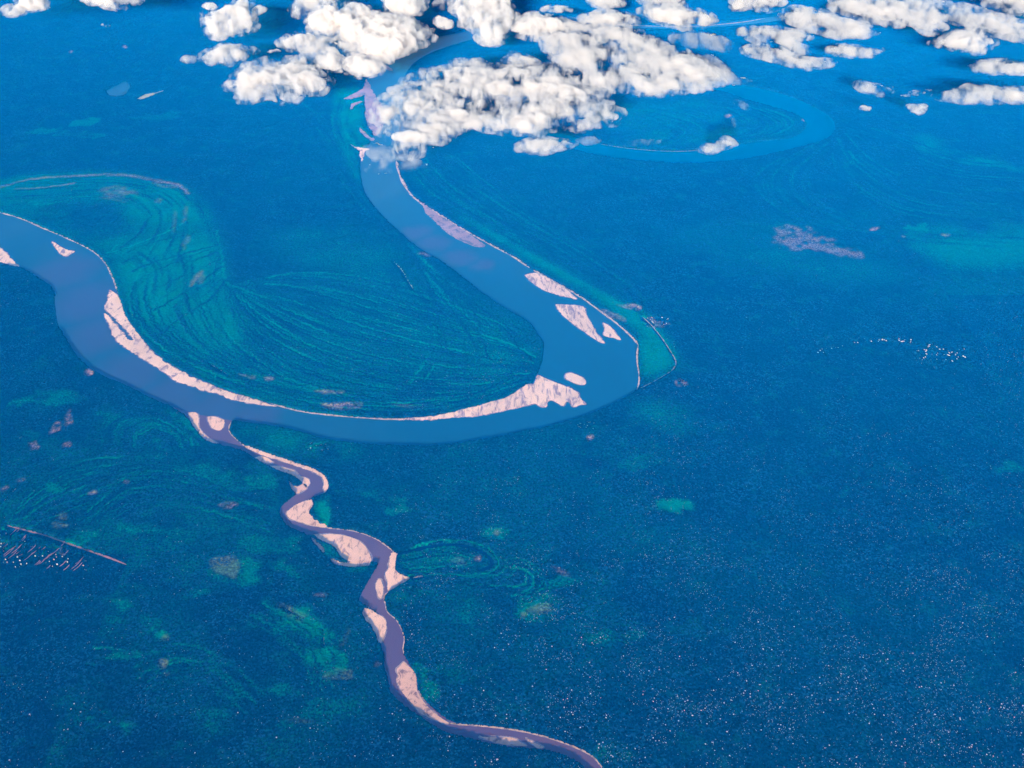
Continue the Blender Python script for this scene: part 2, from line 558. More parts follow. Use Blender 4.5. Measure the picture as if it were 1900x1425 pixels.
water('river', [NORTH_BANK, EAST_BANK, SOUTH_BANK[1:]], 1.5, M_RIVER, 1)
water('tributary', [TRIB_E, TRIB_W[::-1]], 2.4, M_TRIB, 2)
water('far_river', [FAR_OUT, FAR_IN], 1.5, M_FAR, 3)
water('oxbow_lake', [OXBOW_OUT, OXBOW_IN], 1.5, M_LAKE, 4)
LAKES = [
    ([(195, 168), (213, 160), (230, 151), (240, 156), (241, 165), (229, 178), (205, 179)], (0.001, 0.15, 0.21)),
]
M_PALE_LAKE = water_material('pale lake water', (0.001, 0.040, 0.090), (0.001, 0.045, 0.10), 900, spec=.05)
for i, (p, c) in enumerate(LAKES):
    water('lake', [p + p[:1]], 1.5, M_PALE_LAKE, 30 + i)

# ------------------------------------------------------------------ sandbars
SB = [
 ('wedge of pale sand on the left edge of the photo, in the wide river', M_SAND,
  [(-45, 440), (0, 461), (17, 476), (35, 495), (18, 491), (0, 486), (-45, 476)]),
 ('small pale wedge-shaped sand island alone in the river near the left edge', M_SAND,
  [(96, 448), (105, 453), (114, 459), (126, 464), (138, 467), (130, 472), (123, 476), (111, 470), (103, 460)]),
 ('long curved sandbar with a blue inlet along the inner bank of the left river bend', M_SAND,
  [(204, 538), (212, 543), (219, 550), (226, 566), (232, 584), (241, 600), (251, 612), (269, 637), (300, 668), (337, 690), (387, 713), (438, 732),
   (498, 750), (514, 754), (490, 752), (471, 749), (434, 742), (397, 729), (337, 711), (303, 690), (269, 669), (236, 648), (215, 630), (202, 602),
   (193, 583), (200, 585), (210, 597), (226, 616), (238, 630), (248, 630), (236, 614), (222, 600), (210, 588), (199, 577), (194, 570), (198, 560)]),
 ('long purplish half-submerged silt bar beside the right bank of the upper channel', M_SAND_WET,
  [(772, 368), (795, 384), (818, 401), (840, 414), (859, 426), (880, 441), (899, 456), (888, 458), (876, 455), (860, 449), (845, 441), (828, 430), (815, 418), (803, 406), (791, 394), (784, 380)]),
 ('pale triangular sandbar touching the right bank, just above the diamond-shaped island', M_SAND_STREAK,
  [(974, 511), (984, 508), (997, 507), (1012, 514), (1024, 521), (1051, 537), (1060, 545), (1070, 555), (1052, 551), (1034, 547), (1018, 542), (1004, 536), (995, 530), (987, 524), (981, 518)]),
 ('large diamond-shaped pale sand island in the right part of the river', M_SAND_STREAK,
  [(1031, 565), (1055, 566), (1081, 569), (1087, 580), (1092, 592), (1099, 603), (1105, 616), (1113, 626), (1122, 637), (1110, 633), (1098, 626), (1082, 614), (1065, 602), (1054, 594), (1044, 585)]),
 ('small ragged sand island between the diamond-shaped island and the right bank', M_SAND,
  [(1119, 599), (1127, 603), (1135, 609), (1143, 620), (1152, 630), (1146, 630), (1139, 627), (1129, 626), (1120, 621), (1122, 610)]),
 ('small oval sand island above the fan-shaped sandbar at the right river bend', M_SAND,
  [(1050, 694), (1060, 692), (1071, 696), (1081, 701), (1087, 708), (1085, 714), (1076, 714), (1066, 711), (1055, 706), (1049, 701)]),
 ('big fan-shaped sandbar with a long thin tail at the inner corner of the right bend', M_SAND_STREAK,
  [(997, 696), (1012, 702), (1031, 710), (1052, 718), (1071, 728), (1076, 738), (1087, 750), (1078, 751), (1065, 755), (1058, 748), (1051, 745), (1045, 753), (1034, 748),
   (1024, 743), (1016, 746), (1014, 755), (1002, 754), (991, 749), (966, 756), (937, 762), (912, 767), (886, 772), (860, 774), (836, 775), (810, 778), (780, 779), (740, 779),
   (740, 777), (789, 774), (836, 766), (886, 753), (920, 743), (937, 739), (955, 729), (970, 718), (980, 712), (990, 713)]),
 ('narrow pale sandbar on the left bank where the small river meets the big one', M_SAND_WARM,
  [(350, 766), (359, 765), (366, 768), (369, 778), (368, 788), (373, 798), (381, 807), (392, 815), (404, 823), (396, 822), (383, 816), (372, 807), (365, 798), (359, 790), (355, 783)]),
 ('round pale sand island in the mouth of the small river', M_SAND_WARM,
  [(386, 774), (393, 773), (401, 774), (409, 777), (416, 781), (415, 791), (411, 797), (406, 799), (399, 797), (393, 793), (388, 785)]),
 ('long sand strip along the right bank of the small river just below its mouth', M_SAND_WARM,
  [(449, 824), (470, 831), (489, 838), (509, 845), (527, 851), (553, 860), (578, 868), (592, 876), (601, 882), (607, 892), (610, 902), (607, 912), (603, 916), (600, 905), (601, 893),
   (595, 884), (580, 875), (565, 870), (545, 863), (527, 858), (514, 852), (502, 850), (483, 843), (464, 835)]),
 ('tiny almond-shaped sand island in the small river beside the long sand strip', M_SAND_WARM,
  [(474, 849), (483, 847), (492, 848), (501, 853), (507, 858), (502, 860), (495, 860), (487, 857), (480, 854)]),
 ('sand strip on the left bank of the small river, opposite the long sand strip', M_SAND_WARM,
  [(502, 865), (513, 865), (525, 867), (536, 870), (545, 873), (552, 878), (558, 884), (566, 886), (573, 890), (575, 898), (568, 905), (562, 897), (556, 890), (548, 885), (540, 880), (530, 877), (516, 872)]),
 ('hook-shaped ragged sandbar on the outer left side of the first river kink', M_SAND_MOTTLE,
  [(535, 887), (538, 892), (542, 899), (548, 902), (554, 902), (562, 898), (568, 899), (570, 906), (562, 911), (553, 916), (547, 912), (541, 906), (537, 897)]),
 ('tall pale sandbar filling the inside of the sharp left bend of the small river', M_SAND_WARM,
  [(579, 927), (582, 933), (580, 940), (577, 946), (575, 953), (580, 958), (583, 965), (590, 966), (594, 972), (600, 971), (606, 976), (603, 979), (590, 977), (573, 974), (556, 968), (540, 963), (534, 958), (531, 952), (538, 945), (546, 939), (553, 935), (566, 930)]),
 ('rounded streaky sandbar with a wooded hollow, left of the small river', M_SAND_WARM,
  [(583, 992), (600, 992), (616, 991), (634, 993), (651, 997), (663, 1002), (672, 1008), (678, 1014), (682, 1021), (687, 1031), (689, 1041), (687, 1048), (679, 1050), (665, 1051), (651, 1052), (637, 1050),
   (624, 1046), (614, 1038), (616, 1036), (626, 1041), (640, 1044), (651, 1043), (641, 1038), (630, 1029), (624, 1018), (613, 1010), (603, 1005), (592, 1000)]),
 ('thin isolated sand sliver along the old channel behind the rounded streaky sandbar', M_SAND_MOTTLE,
  [(576, 995), (582, 999), (588, 1005), (596, 1012), (603, 1020), (604, 1025), (600, 1025), (594, 1018), (587, 1010), (579, 1002)]),
 ('upright sand strip with a feathery tip, beside the oxbow lake', M_SAND_WARM,
  [(725, 1027), (731, 1025), (736, 1028), (734, 1041), (733, 1055), (738, 1062), (746, 1066), (758, 1071), (762, 1073), (752, 1079), (743, 1084), (735, 1089), (728, 1093), (721, 1097), (719, 1089), (719, 1080), (716, 1070), (715, 1063), (720, 1057), (722, 1045)]),
 ('slim sand island in midstream of the small river, beside the feathery sandbar', M_SAND_WARM,
  [(702, 1075), (706, 1075), (708, 1080), (711, 1090), (710, 1102), (707, 1110), (703, 1109), (700, 1101), (697, 1090), (698, 1082)]),
 ('pale pointed sandbar with a ragged left edge, on the left bank below the slim island', M_SAND_WARM,
  [(677, 1127), (684, 1130), (692, 1134), (701, 1140), (710, 1145), (716, 1152), (717, 1160), (716, 1170), (712, 1182), (707, 1193), (702, 1188), (699, 1182), (697, 1173), (691, 1168), (690, 1160), (684, 1155), (679, 1152), (677, 1146), (673, 1138)]),
 ('long mottled pink sandbar along the right bank in the lower part of the photo', M_SAND_MOTTLE,
  [(749, 1228), (755, 1233), (761, 1239), (767, 1245), (771, 1254), (773, 1266), (774, 1280), (780, 1293), (788, 1304), (800, 1317), (814, 1329), (824, 1336), (833, 1342), (822, 1341), (810, 1337), (800, 1334),
   (791, 1329), (782, 1325), (775, 1319), (770, 1313), (764, 1306), (754, 1294), (745, 1282), (740, 1272), (736, 1262), (738, 1252), (736, 1243), (742, 1236)]),
 ('flat reddish sandbar near the bottom edge, below the last stretch of the small river', M_SAND_MOTTLE,
  [(888, 1366), (900, 1368), (914, 1368), (928, 1369), (942, 1368), (954, 1370), (966, 1377), (978, 1384), (966, 1384), (950, 1383), (932, 1381), (915, 1377), (902, 1372)]),
 ('tiny reddish sand patch to the right of the flat reddish sandbar at the bottom', M_SAND_MOTTLE,
  [(975, 1370), (983, 1372), (991, 1378), (1000, 1382), (1010, 1387), (1004, 1389), (997, 1388), (990, 1383), (982, 1377)]),
 ('tall dull pink sandbar pointing up out of the clouds at the top of the river', M_SAND_WET,
  [(678, 146), (684, 155), (689, 166), (695, 176), (701, 186), (708, 195), (711, 215), (710, 234), (703, 246), (697, 252), (690, 244), (684, 236), (680, 226), (677, 214), (679, 200), (677, 186), (675, 165)]),
 ('thin pink sand spur reaching left from the tall dull pink sandbar', M_SAND_WET,
  [(636, 184), (648, 178), (660, 172), (674, 164), (675, 172), (672, 179), (660, 182), (650, 185)]),
 ('small curled sand spit just left of the foot of the tall dull pink sandbar', M_SAND_WET,
  [(667, 235), (672, 240), (679, 246), (687, 254), (694, 259), (688, 261), (680, 256), (671, 248), (667, 242)]),
 ('small forked pale sand spit on the left bank below the cloud-covered bend', M_SAND,
  [(649, 267), (660, 272), (672, 274), (685, 277), (678, 280), (675, 288), (671, 299), (667, 290), (667, 281), (658, 275)]),
 ('narrow bent sand scrap just left of the tall dull pink sandbar, under the thin spur', M_SAND_WET,
  [(651, 193), (660, 190), (670, 187), (674, 190), (664, 194), (656, 199), (652, 205), (649, 200)]),
 ('short pink sandbar peeping out between clouds above the tall dull pink sandbar', M_SAND_WET,
  [(700, 113), (708, 116), (718, 122), (728, 130), (720, 130), (710, 124), (702, 118)]),
]
for i, (lab, m, pts) in enumerate(SB):
    P = rough_edge(simplify(spline(np.vstack([G(pts), G(pts[:1])]), 4), 8), random.Random(100 + i), .19, 15)
    OPEN.append((P, 0))
    OPEN.append((P - np.array([0, 20.0]), 0))
    o = flat_sheet('sandbar', P, 4.0, m, 6.0)
    tag(o, lab, 'sandbar')
    t = np.roll(P, -1, 0) - np.roll(P, 1, 0)
    t /= np.maximum(1e-6, np.hypot(t[:, 0], t[:, 1]))[:, None]
    ar = .5 * np.sum(P[:, 0] * np.roll(P[:, 1], -1) - np.roll(P[:, 0], -1) * P[:, 1])
    nn = np.stack([t[:, 1], -t[:, 0]], 1) * (1 if ar > 0 else -1)
    k = np.arange(len(P))
    wob = .5 + .25 * np.sin(k * .23 + i) + .25 * np.sin(k * .071 + 2 * i)
    ap = flat_sheet('wet_margin', P + nn * (3 + 22 * wob)[:, None], 2.9, M_MARGIN)
    ap.parent = o
    ap.location = ap.location - o.location

# thin pale banks
RB = [
 ([(-60, 377), (0, 394), (40, 406), (84, 425), (135, 447), (172, 466), (195, 488), (209, 515), (220, 546)], 3.4, M_BANK),
 ([(500, 748), (552, 762), (600, 769), (667, 775), (735, 778), (789, 774)], 3.4, M_BANK),
 ([(735, 296), (741, 323), (757, 353), (777, 374), (818, 400), (859, 425), (909, 453), (953, 477), (987, 500)], 4.6, M_BANK),
 ([(987, 500), (1014, 514), (1071, 547), (1105, 571), (1145, 601), (1173, 626), (1184, 640)], 4.6, M_BANK),
 ([(1184, 640), (1182, 666), (1186, 703), (1182, 723)], 2.6, M_BANK),
 ([(1182, 723), (1205, 712), (1230, 698), (1248, 686), (1254, 672), (1246, 655), (1230, 630), (1210, 605), (1192, 588)], 2.0, M_BANK_FAR),
 ([(431, 781), (425, 793), (429, 806), (449, 824)], 2.4, M_BANK),
 ([(540, 963), (573, 974), (611, 980), (653, 985), (691, 997), (717, 1013), (736, 1029)], 2.6, M_BANK),
 ([(721, 1097), (713, 1107), (715, 1122), (720, 1137), (735, 1150), (745, 1168), (750, 1185), (748, 1203), (750, 1216)], 2.0, M_BANK),
 ([(833, 1342), (852, 1344), (901, 1348), (956, 1355), (1010, 1367), (1065, 1386), (1098, 1403), (1117, 1424), (1140, 1456)], 3.2, M_BANK),
 ([(1110, 267), (1180, 277), (1260, 281), (1327, 276)], 1.0, M_BANK_FAR),
 ([(1054, 31), (1100, 40), (1170, 47), (1280, 49), (1370, 42), (1420, 34)], 2.0, M_BANK),
 ([(613, 1037), (622, 1042), (634, 1048)], 3.0, M_SAND_MOTTLE),
 ([(764, 1073), (776, 1070), (790, 1069)], 3.0, M_SAND_MOTTLE),
]
for i, (p, w, m) in enumerate(RB):
    ribbon('river_bank', p, w, 3.2, m, .55, 50 + i)
ribbon('dirt_road', [(8, 973), (40, 982), (80, 992), (120, 1006), (160, 1020), (200, 1034), (238, 1049)], 3.6, 1.2, M_DIRT, .35, 71)
ribbon('dirt_road', [(4, 937), (14, 922), (28, 908), (46, 893)], 1.8, 1.2, M_BANK_FAR, .4, 72)
ribbon('dirt_road', [(512, 1119), (530, 1127), (548, 1139), (568, 1149)], 2.0, 1.2, M_BANK_FAR, .4, 73)
ribbon('dirt_road', [(582, 1156), (600, 1168), (601, 1192), (606, 1200)], 1.4, 1.2, M_BANK_FAR, .4, 74)
ribbon('dirt_road', [(384, 672), (410, 687), (434, 702)], 1.6, 1.2, M_BANK_FAR, .4, 75)
ribbon('dirt_road', [(725, 480), (745, 500), (760, 525), (772, 542)], 1.8, 1.2, M_GRASSY, .5, 76)
vr = random.Random(44)
for k in range(36):
    a = vr.uniform(-6, 140)
    b = 998 + (a + 6) * .25 + vr.uniform(0, 36)
    L = vr.uniform(8, 24) * (1.5 if k % 5 == 0 else 1)
    ribbon('village_street', [(a, b), (a + L * .5 + 1, b - L * .42), (a + L, b - L * .9)], vr.uniform(.9, 1.9), 1.2, M_DIRT, .4, 80 + k, clear=False)
P = rough_edge(simplify(G([(252, 185), (262, 179), (270, 175), (280, 173), (290, 172), (302, 168), (313, 164), (302, 171), (286, 177), (275, 182), (263, 186)]), 8), random.Random(5), .08, 40)
OPEN.append((P, 0))
tag(flat_sheet('clearing', P, 1.6, M_GRASSY, 2.0), kind='structure')

# ------------------------------------------------------------------ painting the ground cover
for P, kind in OPEN:
    m, sl = fill(P)
    if m is not None: open_[sl] = np.maximum(open_[sl], m)

clear_ = open_.copy()
for pts in ([(-30, 975), (10, 984), (60, 996), (120, 1016), (172, 1036), (168, 1056), (100, 1060), (-30, 1062)],
            [(1190, 586), (1215, 586), (1248, 600), (1246, 612), (1215, 610), (1192, 604)],
            [(1500, 660), (1510, 640), (1580, 622), (1700, 636), (1800, 652), (1812, 668), (1700, 652), (1600, 640), (1540, 652), (1520, 672)],
            [(1696, 644), (1740, 640), (1800, 650), (1800, 684), (1720, 682)]):
    m, sl = fill(rough_edge(G(pts), random.Random(len(pts)), .3, 50))
    if m is not None:
        n = upnoise(*m.shape, 9, np.random.default_rng(5)) * .6 + upnoise(*m.shape, 3, np.random.default_rng(6)) * .4
        clear_[sl] = np.maximum(clear_[sl], m & (n > .52))
# big areas of grass and young trees
patch(light, [(-60, 350), (60, 328), (160, 322), (260, 328), (335, 350), (380, 390), (402, 440), (414, 500), (420, 545), (460, 600), (440, 650), (380, 680), (300, 650), (250, 600), (225, 545), (212, 505), (195, 478), (140, 445), (0, 390), (-60, 372)], .42, 14, .35, 60)
patch(light, [(200, 470), (235, 440), (280, 400), (330, 370), (375, 400), (398, 450), (400, 500), (350, 560), (300, 610), (262, 600), (240, 560), (222, 515)], .50, 16, .4, 50)
patch(light, [(420, 600), (560, 640), (760, 680), (980, 640), (1000, 680), (960, 720), (840, 755), (640, 765), (480, 738), (360, 690), (300, 645)], .30, 20, .6, 60)
patch(light, [(430, 540), (600, 500), (800, 520), (960, 600), (1000, 640), (940, 700), (700, 700), (500, 640)], .20, 30, .6, 80)
patch(dark, [(70, 390), (160, 375), (235, 385), (250, 415), (215, 440), (170, 450), (110, 430), (50, 405)], .75, 14, .5, 40)
patch(light, [(745, 300), (780, 345), (840, 395), (900, 435), (1000, 495), (1080, 540), (1150, 590), (1195, 640), (1190, 700), (1240, 685), (1250, 665), (1200, 590), (1120, 545), (1000, 480), (900, 425), (820, 380), (770, 330)], .50, 9, .4, 40)
patch(light, [(1188, 600), (1220, 610), (1250, 660), (1245, 685), (1200, 705), (1188, 690), (1185, 650)], .55, 9, .4, 20)
patch(light, [(620, 180), (640, 165), (672, 172), (676, 230), (690, 262), (668, 300), (680, 350), (655, 320), (632, 270), (624, 220)], .42, 9, .4, 30)
patch(light, [(1360, 465), (1440, 455), (1600, 490), (1700, 500), (1560, 520), (1420, 500)], .24, 30, .4, 60)
patch(light, [(1680, 440), (1780, 420), (1900, 420), (1960, 470), (1860, 500), (1740, 490)], .38, 26, .6, 60)
patch(light, [(1180, 750), (1260, 760), (1310, 785), (1260, 800), (1200, 780)], .28, 14, .5, 30)
patch(light, [(1208, 935), (1240, 928), (1285, 936), (1275, 950), (1235, 952)], .50, 5, .4, 20)
patch(light, [(500, 440), (620, 420), (720, 450), (740, 500), (640, 510), (520, 480)], .16, 26, .5, 60)
patch(light, [(1100, 200), (1300, 190), (1450, 205), (1490, 235), (1400, 258), (1250, 272), (1110, 262)], .18, 26, .6, 60)
patch(light, [(1690, 255), (1720, 250), (1760, 280), (1840, 300), (1900, 320), (1800, 310), (1720, 290)], .35, 12, .6, 40)
patch(light, [(590, 930), (612, 925), (612, 965), (608, 975), (590, 962), (582, 948)], .55, 4, .3, 14)
patch(light, [(600, 1010), (625, 1022), (640, 1040), (612, 1034), (598, 1025)], .30, 3, .3, 10)
patch(light, [(740, 1035), (800, 1020), (880, 1030), (900, 1045), (860, 1060), (760, 1062)], .28, 5, .5, 20)
patch(light, [(430, 785), (520, 800), (640, 820), (660, 850), (560, 845), (470, 825)], .30, 12, .5, 20)
patch(light, [(330, 768), (352, 790), (380, 822), (340, 800), (310, 765)], .40, 5, .4, 14)
patch(light, [(190, 790), (240, 765), (300, 770), (350, 800), (300, 790), (230, 795)], .25, 8, .6, 24)
patch(light, [(480, 1120), (540, 1130), (600, 1170), (620, 1220), (580, 1240), (560, 1190)], .50, 8, .5, 20)
patch(light, [(380, 1060), (460, 1040), (480, 1080), (420, 1090)], .35, 6, .5, 20)
patch(light, [(770, 1230), (800, 1260), (815, 1300), (795, 1300), (778, 1270)], .30, 5, .5, 14)
patch(light, [(960, 1120), (1000, 1100), (1040, 1120), (1020, 1150), (960, 1150)], .35, 7, .5, 16)
patch(light, [(720, 1110), (790, 1100), (900, 1120), (900, 1160), (800, 1140)], .20, 8, .6, 24)
prnd = random.Random(8)
patch(light, [(-60, 780), (200, 740), (420, 830), (560, 930), (600, 1060), (700, 1150), (760, 1340), (560, 1470), (-60, 1470)], .05, 30, 1.0, 30)
patch(light, [(-60, 900), (200, 850), (420, 900), (480, 1020), (300, 1090), (-60, 1060)], .10, 20, 1.0, 16)
patch(light, [(1900, 380), (1960, 560), (1700, 560), (1300, 500), (1300, 420)], .08, 30, 1.0, 60)
patch(light, [(640, 840), (1200, 800), (1300, 1100), (1000, 1250), (800, 1240), (740, 1000)], .05, 30, 1.0, 30)
family([(40, 1150), (60, 1210), (110, 1250), (180, 1262)], [(120, 1130), (140, 1170), (180, 1200), (230, 1205)], 12, 20, .6, .7)
family([(480, 1115), (560, 1150), (610, 1200), (640, 1270)], [(440, 1150), (520, 1190), (560, 1240), (570, 1300)], 12, 20, .6, .6)
family([(250, 1240), (330, 1200), (420, 1230), (500, 1300)], [(260, 1300), (340, 1270), (400, 1290), (440, 1340)], 12, 20, .4, .6)
for k in range(34):
    patch(light, ell(prnd.uniform(-10, 700), prnd.uniform(760, 1360), prnd.uniform(12, 60), prnd.uniform(4, 14), prnd.uniform(-.3, .6), n=12, rnd=prnd, jit=.5), prnd.uniform(.10, .34), 5, .9, 12)
for k in range(30):
    patch(dark, ell(prnd.uniform(-10, 700), prnd.uniform(780, 1400), prnd.uniform(20, 80), prnd.uniform(5, 16), prnd.uniform(-.3, .5), n=12, rnd=prnd, jit=.5), prnd.uniform(.4, .9), 5, .8, 12)
patch(dark, [(-60, 1240), (400, 1260), (700, 1360), (600, 1480), (-60, 1480)], .5, 30, 1.0, 30)
patch(dark, [(850, 1250), (1100, 1200), (1300, 1300), (1200, 1460), (900, 1330)], .4, 24, 1.0, 50)
for cx, cy, rx, ry, a in [(60, 1260, 60, 18, .3), (150, 1000, 40, 14, .35), (250, 980, 90, 12, .2), (330, 880, 90, 14, .22), (430, 900, 70, 20, .25), (100, 740, 70, 14, .25), (250, 1220, 60, 10, .3),
                          (620, 1240, 40, 20, .35), (300, 1180, 12, 10, .6), (735, 945, 40, 16, .3), (920, 990, 26, 12, .35), (1050, 1080, 40, 12, .25), (1130, 1190, 60, 12, .2), (1190, 860, 60, 12, .15),
                          (300, 220, 60, 8, .12), (120, 250, 60, 8, .2), (160, 230, 30, 8, .25), (1000, 560, 30, 12, .2), (1700, 440, 20, 22, .35), (640, 690, 60, 10, .25), (600, 1320, 80, 14, .15),
                          (1150, 1400, 60, 16, .2), (1880, 870, 40, 12, .2), (1760, 1150, 60, 10, .12), (860, 1250, 70, 16, .12), (500, 1010, 60, 20, .2), (30, 1330, 50, 10, .2)]:
    patch(light, ell(cx, cy, rx, ry, prnd.uniform(-.2, .2), rnd=prnd, jit=.45), a, 5, .7, 16)
for cx, cy, rx, ry, a in [(420, 1110, 60, 10, .8), (370, 900, 50, 6, .5), (280, 870, 70, 5, .5), (250, 960, 110, 22, .4), (700, 1300, 20, 30, .6), (1000, 1170, 60, 12, .5), (1012, 1075, 26, 6, .8),
                          (650, 1370, 90, 20, .4), (900, 1230, 90, 14, .3), (430, 1230, 120, 12, .4), (380, 850, 14, 4, .9), (120, 1130, 70, 14, .3), (1090, 1120, 60, 8, .4), (735, 510, 20, 30, .5)]:
    patch(dark, ell(cx, cy, rx, ry, prnd.uniform(-.2, .2), rnd=prnd, jit=.45), a, 5, .6, 16)
# bare earth and cleared plots
for cx, cy, rx, ry, rot, a, g in [(127, 780, 7, 13, 0, .55, .8), (103, 798, 13, 7, -.5, .55, .9), (64, 831, 8, 9, 0, .45, .7), (127, 829, 9, 6, 0, .40, .8), (10, 910, 9, 4, -.4, .8, .6), (40, 893, 8, 3, -.4, .5, .6),
                                  (424, 940, 15, 5, 0, .50, .8), (168, 694, 8, 5, 0, .9, .5), (172, 917, 8, 3, -.2, .8, .5), (236, 897, 5, 3, 0, .7, .4), (130, 1035, 14, 6, .2, .9, .5), (112, 1022, 12, 4, 0, .6, .7),
                                  (1095, 815, 4, 4, 0, .8, 0), (1265, 713, 9, 6, 0, .5, .9), (1170, 572, 20, 6, .2, .6, .9), (1215, 600, 24, 9, .2, .35, 1), (232, 89, 3, 3, 0, .8, 0), (132, 98, 3, 2, 0, .6, 0),
                                  (460, 700, 14, 3, .2, .35, .9), (610, 730, 30, 4, 0, .4, 1), (630, 757, 40, 7, .05, .55, 1), (650, 752, 26, 4, .05, .4, 1), (500, 705, 10, 4, 0, .4, .9), (600, 1108, 14, 3, 0, .25, .9),
                                  (790, 474, 12, 4, .1, .4, .8), (1352, 217, 5, 3, 0, .8, 0), (1492, 225, 4, 2, 0, .7, 0), (1624, 427, 8, 3, -.2, .9, 0), (1140, 588, 20, 5, .4, .3, .9), (700, 1236, 6, 4, 0, .3, .7),
                                  (1040, 1062, 18, 5, .5, .15, .9), (888, 1040, 6, 8, -.4, .45, .5), (850, 1043, 16, 8, .1, .12, .9)]:
    patch(bare, ell(cx, cy, rx, ry, rot, rnd=prnd, jit=.4), a, 1, g * .8, 6)
for cx, cy, rx, ry, rot, a, g in [(125, 1222, 18, 14, .4, .8, .9), (70, 1185, 12, 10, .8, .5, .9), (60, 1160, 5, 20, -.2, .45, .9), (84, 1196, 14, 5, .2, .6, .8), (303, 1234, 7, 11, 0, .8, .7), (306, 1186, 10, 5, 0, .5, .7),
                                  (424, 1055, 30, 18, 0, .45, .7), (420, 1040, 12, 8, -.6, .5, .7), (540, 1140, 26, 10, .4, .4, .8), (630, 1255, 24, 10, 0, .35, .8), (112, 978, 14, 5, .1, .45, .8), (118, 962, 12, 8, .3, .3, .8),
                                  (921, 992, 7, 5, 0, .7, .4), (971, 1143, 5, 4, 0, .8, .2), (1000, 1132, 22, 8, -.1, .45, .8), (370, 520, 8, 10, .3, .4, .6), (1755, 439, 7, 3, 0, 1.0, 0), (1675, 441, 4, 2, 0, .7, 0),
                                  (345, 450, 5, 14, .3, .35, .7), (345, 398, 4, 16, .2, .35, .6), (325, 412, 4, 20, 0, .25, .6), (210, 372, 20, 3, .2, .2, .6), (295, 375, 6, 4, 0, .3, .5), (750, 755, 30, 3, .1, .3, .8),
                                  (1360, 228, 3, 9, -.4, .8, 0), (310, 1255, 5, 4, 0, .5, .5), (1010, 605, 5, 4, 0, .3, .4), (310, 345, 26, 4, .15, .4, .7), (640, 1190, 4, 18, .4, .2, .9), (560, 1340, 30, 3, .1, .15, .9)]:
    patch(tan, ell(cx, cy, rx, ry, rot, rnd=prnd, jit=.4), a, 1, g * .8, 6)
patch(bare, [(1437, 425), (1460, 421), (1500, 425), (1522, 440), (1545, 448), (1570, 460), (1605, 474), (1600, 482), (1560, 478), (1520, 468), (1490, 465), (1470, 468), (1445, 455)], .42, 3, .9, 7)
stroke(dark, [(1480, 450), (1483, 438), (1500, 432), (1520, 438)], 60, .9, .2)
stroke(dark, [(1480, 450), (1500, 463), (1530, 472)], 60, .9, .2)
patch(tan, [(352, 532), (362, 514), (376, 503), (374, 512), (364, 522), (356, 534)], .9, 1, .2, 4)
stroke(bare, [(0, 350), (60, 334), (150, 328), (220, 326), (280, 334), (335, 347)], 60, .30, .7)
stroke(bare, [(30, 352), (80, 350), (140, 342)], 40, .30, .6)
patch(bare, [(190, 350), (230, 348), (256, 362), (240, 372), (205, 365)], .22, 6, .9, 12)
stroke(bare, [(200, 328), (240, 329), (290, 338), (330, 345), (350, 362)], 46, .38, .5)

# scroll lines of the meanders
family([(-40, 345), (60, 325), (150, 320), (250, 325), (330, 345), (378, 385), (402, 440), (414, 500)],
       [(-40, 388), (60, 385), (140, 372), (215, 372), (262, 398), (250, 432), (215, 458), (200, 472)], 26, 24, .7, .7)
family([(40, 402), (110, 400), (180, 395), (240, 405), (250, 425)], [(130, 440), (160, 430), (190, 425), (215, 430), (225, 440)], 12, 22, .3, .8)
family([(425, 520), (392, 560), (340, 600), (290, 640)], [(402, 430), (330, 440), (250, 460), (205, 480)], 18, 24, .7, .75)
family([(205, 470), (250, 500), (240, 560), (262, 612), (330, 668), (440, 712), (560, 742)],
       [(410, 470), (400, 520), (410, 570), (430, 620), (470, 660), (540, 700), (640, 735)], 34, 22, .75, .85)
family([(428, 532), (430, 600), (470, 660), (560, 715), (700, 745), (850, 745), (975, 712)],
       [(432, 530), (560, 505), (700, 515), (850, 560), (960, 610), (1000, 650)], 60, 24, .80, 1.0, .5, .7)
family([(320, 676), (440, 722), (560, 752), (690, 770), (800, 766), (900, 742), (975, 712)],
       [(400, 690), (500, 718), (620, 738), (740, 744), (860, 730), (960, 695)], 18, 20, .8, .9)
family([(755, 300), (800, 360), (900, 420), (1010, 485), (1120, 545), (1190, 590)],
       [(840, 290), (900, 340), (1000, 410), (1100, 470), (1190, 540), (1200, 570)], 26, 24, .38, .5)
family([(745, 440), (800, 500), (880, 560), (960, 610), (1000, 660)],
       [(780, 480), (790, 560), (800, 640), (780, 700), (740, 740)], 14, 26, .6, .9)
family([(1600, 230), (1700, 260), (1800, 290), (1960, 300)], [(1540, 260), (1560, 330), (1680, 400), (1900, 420)], 30, 40, .26, .55)
family([(1550, 262), (1500, 330), (1540, 390), (1700, 430), (1900, 440)], [(1520, 262), (1400, 330), (1450, 400), (1600, 440), (1900, 470)], 24, 40, .2, .5)
family([(1320, 185), (1420, 205), (1470, 228), (1440, 250), (1330, 268)], [(1340, 200), (1370, 215), (1390, 235), (1370, 252), (1310, 262)], 12, 40, .4, .7)
family([(1130, 210), (1200, 225), (1250, 250), (1220, 268)], [(1180, 190), (1290, 205), (1350, 230), (1330, 262)], 12, 40, .3, .5)
family([(625, 175), (618, 230), (640, 290), (668, 340)], [(655, 200), (650, 235), (660, 262), (672, 290)], 8, 36, .5, .6)
family([(560, 190), (620, 240), (680, 330), (740, 430)], [(520, 180), (580, 260), (620, 330), (690, 420)], 12, 30, .16, .3)
family([(190, 830), (200, 780), (270, 762), (340, 790), (370, 830)], [(270, 850), (260, 820), (290, 800), (320, 815), (330, 840)], 14, 22, .7, .9)
